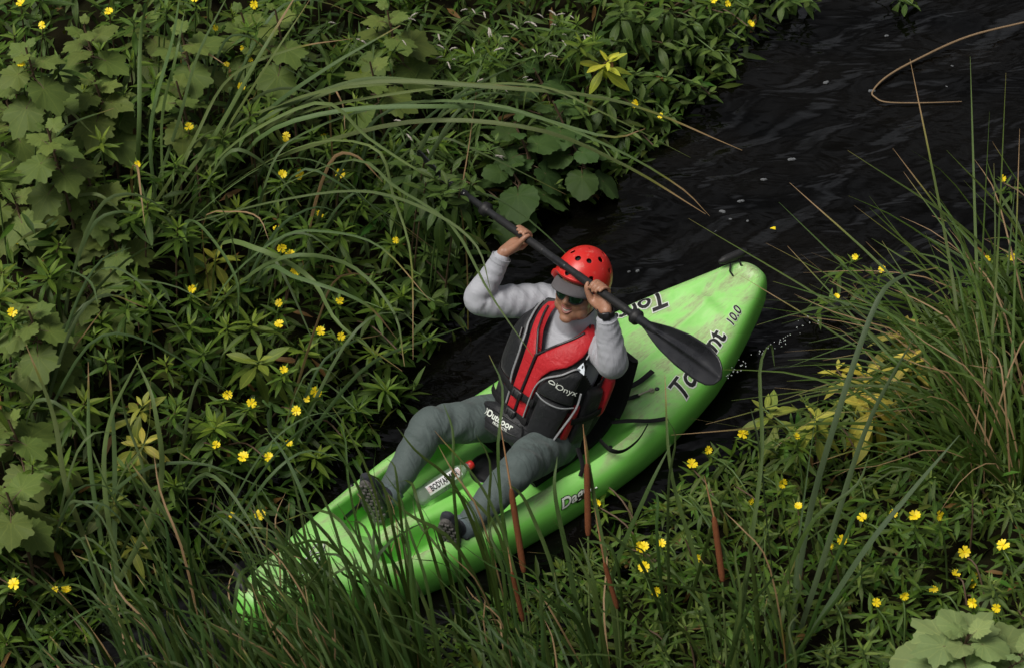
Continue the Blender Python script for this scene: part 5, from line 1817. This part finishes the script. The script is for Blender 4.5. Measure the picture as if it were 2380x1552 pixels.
for lab, (rx, ry), blades in TRACED:
    r0 = at(rx, ry, .25)
    p, root = catt_plant('cattail_plant', lab, 'cattail', 'cattails on the left bank', r0)
    for bl in blades:
        bl = [(x + random.gauss(0, 14), y + random.gauss(0, 10), z + random.gauss(0, .04)) for x, y, z in bl[:-1]] + bl[-1:]
        q = [root + np.array([random.uniform(-.09, .09), random.uniform(-.09, .09), 0])] + px3(bl)
        blade_obj(p, root, q, random.uniform(.015, .025), jit((.098, .148, .056), .2), random.choice((.75, .82, .88, .93, .97)), twist=random.uniform(-.7, .7), n=22, face=True)


def rand_blade(p, root, h_, az, lean, droop, wd, col, dry, n=14):
    d = np.array([math.cos(az), math.sin(az), 0]); side = np.array([-d[1], d[0], 0]) * random.uniform(-.035, .035)
    b0 = root + np.array([random.uniform(-.04, .04), random.uniform(-.04, .04), 0])
    pts = [b0, b0 + d * lean * .25 + np.array([0, 0, h_ * .45]) + side, b0 + d * lean * .62 + np.array([0, 0, h_ * .85]) + side,
           b0 + d * lean + np.array([0, 0, h_ * (1 - droop * .3)]) - side, b0 + d * lean * (1.25 + .5 * droop) + np.array([0, 0, h_ * (1.08 - droop)])]
    blade_obj(p, root, pts, wd, col, dry, n=n)


# further cattails on the left bank
for i, (px, py, lab) in enumerate([(700, 470, 'cattail behind the paddle blade on the left bank'), (560, 560, 'cattail in the middle of the left bank carpet'), (480, 300, 'cattail root of thin blades above the middle of the left bank'), (820, 330, 'short cattail under the arching blades'),
                                   (150, 650, 'cattail rising between the cockleburs'), (640, 900, 'cattail with thin blades left of the kayak'), (60, 900, 'cattail by the left edge among cockleburs'), (380, 1000, 'cattail with wide blades left of the kayak bow'), (120, 1120, 'cattail at the left edge, lower part'), (480, 1100, 'cattail beside the kayak bow on the far bank'), (900, 420, 'thin cattail beside the raised paddle blade')]):
    p, root = catt_plant('cattail_plant', lab, 'cattail', 'cattails on the left bank', at(px, py + 130, .2))
    for k in range(6):
        rand_blade(p, root, random.uniform(.6, .95), random.uniform(-1.3, 1.0), random.uniform(.25, .7), random.choice((.1, .3, .5, .7)), random.uniform(.012, .018), jit((.072, .115, .05), .15), random.choice((.8, .9, .95, 1.1, 1.1, .1 if k == 5 else 1.0)))

# foreground cattails on the near bank, leaning out over the water towards the upper left
fg = 0
tries = 0
while fg < 90 and tries < 4000:
    tries += 1
    px, py = (random.choice((random.uniform(50, 1500), random.uniform(150, 1050))), random.uniform(1500, 2100)) if fg % 8 else (random.uniform(1400, 1980), random.uniform(1500, 1850))
    if fg >= 62: px, py = random.uniform(-150, 1050), random.uniform(1620, 2200)
    P = at(px, py, .05)
    dl, dr = bank_d(P[0], P[1])
    if dr < -.12: continue
    if 1250 < px < 1560 and py < 1600: continue
    p, root = catt_plant('cattail_plant', 'green cattail in the foreground thicket below the kayak', 'cattail', 'foreground cattails', P)
    fg += 1
    for k in range(random.randint(6, 7)):
        dead = random.random() < .09
        az = random.gauss(2.4, .42) if px < 1450 else random.gauss(1.9, .9)
        col = jit((.040, .074, .019), .28) if not dead else (.2, .12, .05, 1)
        rand_blade(p, root, random.uniform(.85, 1.35) if fg > 62 else random.uniform(.6, 1.0) if px < 900 else random.uniform(.5, 1.1) if px < 1250 else random.uniform(.45, .95) if px < 1480 else random.uniform(.5, 1.0), az, random.uniform(.14, .56), random.choice((0, 0, .03, .06, .12, .5)), random.uniform(.011, .018) * (.6 if dead else 1), col, random.choice((.86, .92, .95, .97, 1.1, 1.1)) if not dead else random.uniform(0, .25))

# surveyed foreground cattails with brown seed heads
for lab, root_px, head, tip, bl in [
        ('cattail with a thick brown seed head upright before the kayak side', (1372, 1640), ((1367, 1240, .78), (1364, 1080, 1.02)), (1355, 985, 1.14), [[(1420, 1350, .6), (1500, 1150, .95), (1560, 1030, 1.1)], [(1330, 1350, .6), (1290, 1150, .95), (1295, 1060, 1.05)]]),
        ('cattail with a long slanting brown seed head before the left foot', (1250, 1640), ((1217, 1325, .70), (1188, 1138, 1.0)), (1163, 985, 1.18), [[(1200, 1350, .6), (1130, 1150, .9), (1010, 1000, 1.1)], [(1300, 1400, .6), (1230, 1180, .9), (1180, 1120, 1.0)]]),
        ('cattail with a small dark brown seed head right of the other two', (1450, 1660), ((1434, 1410, .62), (1405, 1308, .80)), (1382, 1180, .98), [[(1420, 1380, .6), (1380, 1150, .9), (1360, 1010, 1.1)]]),
        ('cattail with a thin brown seed head in the yellow-flowered bank', (1690, 1690), ((1679, 1346, .74), (1660, 1203, .95)), (1637, 1106, 1.08), [[(1630, 1350, .6), (1560, 1100, .95), (1545, 870, 1.2)], [(1740, 1300, .7), (1770, 1050, 1.0), (1765, 860, 1.2), (1790, 800, 1.22), (1800, 850, 1.15)]]),
        ('cattail hidden in the thicket with a dark rusty seed head', (1240, 1700), ((1215, 1440, .5), (1190, 1330, .7)), (1180, 1270, .78), [])]:
    p, root = catt_plant('cattail_plant', lab, 'cattail', 'cattails with seed heads', at(*root_px, .1))
    h0, h1, tp = at(*head[0]), at(*head[1]), at(*tip)
    V, F = tube(np.array([root, (root + h0) / 2 + (0, 0, .02), h0]) - root, [.006, .005, .004], n=8, seg=7)
    child('stalk', make_mesh('stalk', V, F, mats=[M_STALK]), p, Matrix.Identity(4))
    rr = .0125 if 'dark' not in lab else .0095
    V, F = tube(np.array([h0, h0 * .9 + h1 * .1, h0 * .5 + h1 * .5, h0 * .1 + h1 * .9, h1]) - root, [rr * .75, rr, rr, rr * .95, rr * .6], n=12, seg=12)
    hd = child('seed_head', make_mesh('seed_head', V, F, mats=[M_HEAD]), p, Matrix.Identity(4))
    V, F = tube(np.array([h1, h1 * .5 + tp * .5, tp]) - root, [.004, .0035, .001], n=6, seg=6)
    child('spike', make_mesh('spike', V, F, mats=[M_SPIKE]), hd, Matrix.Identity(4))
    for q in bl:
        blade_obj(p, root, [root] + px3(q), .020, jit((.055, .095, .03), .1), random.choice((.85, .93, 1.1)), n=18)

# wide blades rising close to the camera at lower right
p, root = catt_plant('cattail_plant', 'cattail with wide grey-green blades in front of the right bank', 'cattail', None, at(1830, 1560, .15))
for q in ([(1870, 1250, .6), (1935, 1000, 1.0), (2030, 720, 1.35), (2090, 645, 1.4), (2180, 622, 1.35)], [(1930, 1250, .6), (2020, 980, 1.0), (2135, 765, 1.3)], [(1790, 1300, .6), (1765, 1050, 1.0), (1745, 950, 1.1)],
          [(2000, 1290, .6), (2110, 1150, .8), (2230, 1010, 1.0)], [(1850, 1300, .6), (1875, 1100, .9), (1905, 900, 1.2)]):
    blade_obj(p, root, [root] + px3(q), .024, jit((.070, .110, .055), .1), random.choice((.9, .96, 1.1)), n=20)

# sedge tussock on the right
TIPS = [(1690, 688), (1755, 712), (1600, 508), (1780, 565), (1830, 572), (1860, 590), (1970, 350), (2075, 345), (1985, 478), (2115, 138), (2255, 132), (2338, 170), (2020, 456), (2180, 480), (1940, 590), (1900, 640), (1810, 470), (1835, 425), (2300, 260), (2370, 300), (2200, 350), (2360, 420), (1880, 660), (1720, 640), (2050, 560), (2150, 540), (1960, 690), (2240, 420), (2310, 380), (2100, 400),
        (1560, 1010), (1640, 985), (1600, 970), (1800, 900), (1850, 1000), (1760, 980), (1700, 930)]
tips = list(TIPS)
labs = ['sedge tussock with long blades reaching over the water, uppermost on the right', 'sedge tussock with mixed green and brown blades at the right edge', 'sedge tussock with many dry straw blades at the right edge', 'sedge tussock reaching towards the kayak stern', 'sedge tussock at the foot of the right bank thicket', 'dark sedge tussock inside the right bank thicket', 'sedge tussock cut off by the right picture edge']
for i, (rx, ry) in enumerate([(2330, 860), (2400, 1000), (2300, 1080), (2300, 1010), (2265, 1150), (2360, 1150), (2430, 800)]):
    p, root = catt_plant('sedge_tussock', labs[i], 'sedge', 'sedge tussocks on the right bank', at(rx, ry, .2))
    mine = [t_ for k, t_ in enumerate(tips) if k % 7 == i]
    for (tx, ty) in mine:
        tz = random.uniform(.45, .75) if ty > 400 else random.uniform(.8, 1.0)
        tp = at(tx, ty, tz)
        b0 = root + np.array([random.uniform(-.1, .1), random.uniform(-.1, .1), 0])
        mid = b0 * .5 + tp * .5 + np.array([0, 0, random.uniform(.12, .25)])
        blade_obj(p, root, [b0, b0 * .75 + tp * .25 + np.array([0, 0, .18]), mid, tp], random.uniform(.011, .017), jit((.058, .098, .022), .2), random.choice((.8, .88, .93, .96, 1.1)), n=14)
    for k in range(28):
        dead = random.random() < .14
        az = random.gauss(2.5, .75)
        rand_blade(p, root + np.array([random.uniform(-.12, .12), random.uniform(-.12, .12), 0]), random.uniform(.28, .65), az, random.uniform(.25, .8), random.choice((.1, .3, .5)), random.uniform(.006, .012) * (.7 if dead else 1.4), jit((.046, .086, .015), .25), random.choice((.85, .95, 1.1)) if not dead else 0.0, n=10)

# ------------------------------------------------------------------ small things on and over the water
m_reed = simple('straw_reed', (.20, .135, .075), .7, .3, .25, 30)
pts = np.array([at(2400, 48, .06), at(2250, 86, .03), at(2130, 140, .02), at(2060, 180, .012), at(2028, 214, .004), at(2036, 228, .006), at(2060, 238, .010), at(2130, 240, .010), at(2235, 237, .006)])
V, F = tube(pts - pts[4], [.005, .0058, .0058, .0055, .0045, .0038, .0036, .0034, .002], n=50, seg=8)
tag(link('floating_reed', make_mesh('floating_reed', V, F, mats=[m_reed]), loc=pts[4]), 'long bent straw-coloured reed floating on the water at upper right', 'reed')
m_foam = simple('grey_foam', (.16, .17, .18), .6, .4, .35, 220, .8, 400)
g = np.random.default_rng(8)
for i, (px, py, r) in enumerate([(1921, 190, .018), (1840, 369, .020), (1775, 416, .015), (1679, 490, .018), (1698, 509, .014), (1737, 513, .013), (1666, 537, .016), (1722, 466, .018), (2061, 82, .011), (2213, 153, .010), (2200, 201, .010), (1973, 196, .009), (1482, 628, .013), (1462, 630, .009), (2026, 210, .02), (2155, 95, .016)]):
    a = np.linspace(0, 2 * math.pi, 16, endpoint=False)
    rr = r * .62 * (1 + .3 * np.sin(2 * a + i) + g.normal(0, .1, 16))
    P = at(px, py, .006)
    V = np.vstack([np.column_stack([rr * k * np.cos(a) * 1.3, rr * k * np.sin(a) * .8, np.full(16, z) + g.normal(0, .0006, 16)]) for k, z in ((1, -.008), (.9, -.002), (.5, .0), (.08, .0))])
    tag(link('foam_fleck', make_mesh('foam_fleck', V, grid_faces(4, 16, True) + [tuple(48 + j for j in range(16))], mats=[m_foam]), loc=P), 'small fleck of grey foam floating on the dark open water', 'foam', 'foam flecks on the water')
o = child('petal', PETAL, None, Matrix.Translation(Vector(at(1790, 531, .012))) @ Matrix.Diagonal((.026, .026, .026, 1)))
o.name = 'fallen_petal'; tag(o, 'single yellow petal floating on the dark water beyond the kayak stern', 'petal')
parts_ = []
m_drop, t, b = nodes('water_drop'); b.inputs['Base Color'].default_value = (.8, .82, .85, 1); b.inputs['Roughness'].default_value = .03; b.inputs['Transmission Weight'].default_value = .7; b.inputs['IOR'].default_value = 1.33
for i in range(50):
    q = random.random() ** 1.6
    px, py = 1695 + 190 * q + random.gauss(0, 5 + 8 * q), 868 - 18 * min(1, q * 6) - 105 * max(0, q - .15) / .85 + random.gauss(0, 5)
    parts_.append(ellipsoid(at(px, py, 1.06 - .15 * q), np.eye(3) * random.uniform(.0018, .0036), 6, 4))
V, F = join(parts_)
tag(link('water_droplets', make_mesh('water_droplets', V, F, mats=[m_drop])), 'spray of water drops flung off the right paddle blade', 'droplets', None, 'stuff')

# shoots on the far bank tall enough to stand in front of the far paddle blade
for px, py, z in ((1012, 402, 1.02), (1042, 424, 1.02), (1070, 440, 1.0), (990, 425, .98), (1050, 395, .90), (985, 380, 1.0), (1095, 425, .86), (1030, 450, 1.0), (960, 375, .95)):
    rosette('leafy_shoot', 'dark shoot hiding the far paddle blade', 'plant', 'broad-leaved shoots over the water', at(px, py, z), (.10, -.34), 13, random.uniform(.13, .17), (.030, .066, .015), BLEAVES, 0, spread=1.2, low_el=-40, top_el=45)

# dry straw-coloured blades standing among the green
for lab, wd, pts in [('thin dry brown reed stalk standing upright beside the paddle shaft', .007, [(1085, 600, .45), (1072, 470, .80), (1090, 340, 1.0), (1107, 214, 1.15)]),
                     ('short tan dead blade lying across the leaves at upper left', .011, [(420, 150, .7), (435, 118, .95), (480, 125, 1.0), (525, 152, 1.0)]),
                     ('broken upright tan blade among the flowering shoots at upper left', .010, [(575, 260, .7), (590, 225, .9), (605, 196, 1.0)]),
                     ('pale withered blade hanging beside the cockleburs', .012, [(305, 420, .8), (318, 385, 1.0), (326, 440, 1.0), (336, 520, .95)]),
                     ('arched dead brown blade above the yellow-green shoot on the left', .009, [(470, 520, .7), (540, 492, .85), (600, 505, .9), (625, 560, .85)]),
                     ('reddish dead stalk slanting low between the cockleburs', .010, [(165, 830, .4), (200, 770, .6), (238, 720, .75)]),
                     ('curled brown dead blade tip near the arching cattails', .009, [(765, 225, .9), (795, 240, 1.0), (802, 305, .95)])]:
    P0 = at(*pts[0]); root = np.array([P0[0], P0[1], max(float(ground_z(P0[0], P0[1])), 0)])
    p = thing('dry_reed', lab, 'reed', root, 0, 'dry reeds on the left bank')
    blade_obj(p, root, [root] + px3(pts), wd, (.2, .12, .05), 0.0, twist=.4, n=14, face=True)

# ------------------------------------------------------------------ tell look-alikes apart by where they stand
ORD = ['leftmost', 'second from the left', 'third from the left', 'fourth from the left', 'fifth from the left', 'sixth from the left', 'seventh from the left', 'eighth from the left', 'ninth from the left', 'tenth from the left', 'eleventh from the left', 'twelfth from the left']


def place(x, y):
    if y < 110 and x < 1350: return 'along the top edge'
    if x > 1350 and y < 500: return 'above the open water'
    if x < 1250:
        for lim, s in ((230, 'in the upper left'), (340, 'below the top left cockleburs'), (450, 'level with the arching blades'), (560, 'level with the raised hand'), (660, 'level with the red helmet'), (780, 'level with the face'), (900, 'level with the vest'), (1010, 'level with the knees'), (1130, 'level with the bottle'), (1260, 'level with the shoes'), (1400, 'level with the bow')):
            if y < lim: return s
        return 'along the bottom edge'
    for lim, s in ((800, 'beside the sedge'), (1000, 'by the lemon yellow shoots'), (1090, 'just below the stern'), (1170, 'right of the kayak side'), (1240, 'level with the thick seed head'), (1310, 'in the middle of the bank'), (1380, 'level with the thin seed head'), (1450, 'left of the pale corner plant')):
        if y < lim: return s
    return 'along the bottom edge'


bpy.context.view_layer.update()
KINDS = {'flowering primrose shoots': 'yellow-flowered primrose shoot', 'primrose shoots on': 'flowerless primrose shoot', 'broad-leaved shoots': 'broad-leaved dark shoot', 'white-spiked': 'white-spiked narrow weed', 'foreground cattails': 'green foreground cattail', 'foam flecks': 'grey foam fleck'}
buckets = {}
for o in SC.objects:
    gname = o.get('group')
    if not gname or o.parent: continue
    kd = next((v for k, v in KINDS.items() if gname.startswith(k)), None)
    if not kd: continue
    tipo = np.array(o.location)
    for c in o.children:
        if c.name.startswith('stem'):
            tipo = tipo + np.array(c.data.vertices[len(c.data.vertices) - 1].co)
            break
    if kd.startswith('green fore'):
        tipo = tipo + np.array([-.3, .2, .8])
    x, y = screen(tipo)
    bank = 'right bank' if ('right bank' in gname or (x > 1250 and y > 500)) else 'left bank'
    if kd.startswith('grey foam'): bank = 'water'
    if kd.startswith('green fore'): bank = 'thicket'
    buckets.setdefault((kd, bank, place(x, y)), []).append((x, o))
for (kd, bank, pl), lst in buckets.items():
    lst.sort(key=lambda q: q[0])
    for i, (x, o) in enumerate(lst):
        if len(lst) == 1:
            o['label'] = f'{kd} on the {bank}, {pl}' if bank not in ('thicket',) else f'{kd} in the {bank}, {pl}'
        else:
            k = ORD[i] if i < 12 else ORD[len(lst) - 1 - i].replace('left', 'right') if len(lst) - 1 - i < 12 else '%dth from the left' % (i + 1)
            if i == len(lst) - 1: k = 'rightmost'
            o['label'] = f'{kd} {pl}, {k}' if bank == 'thicket' else f'{kd} {pl}, {bank}, {k}'
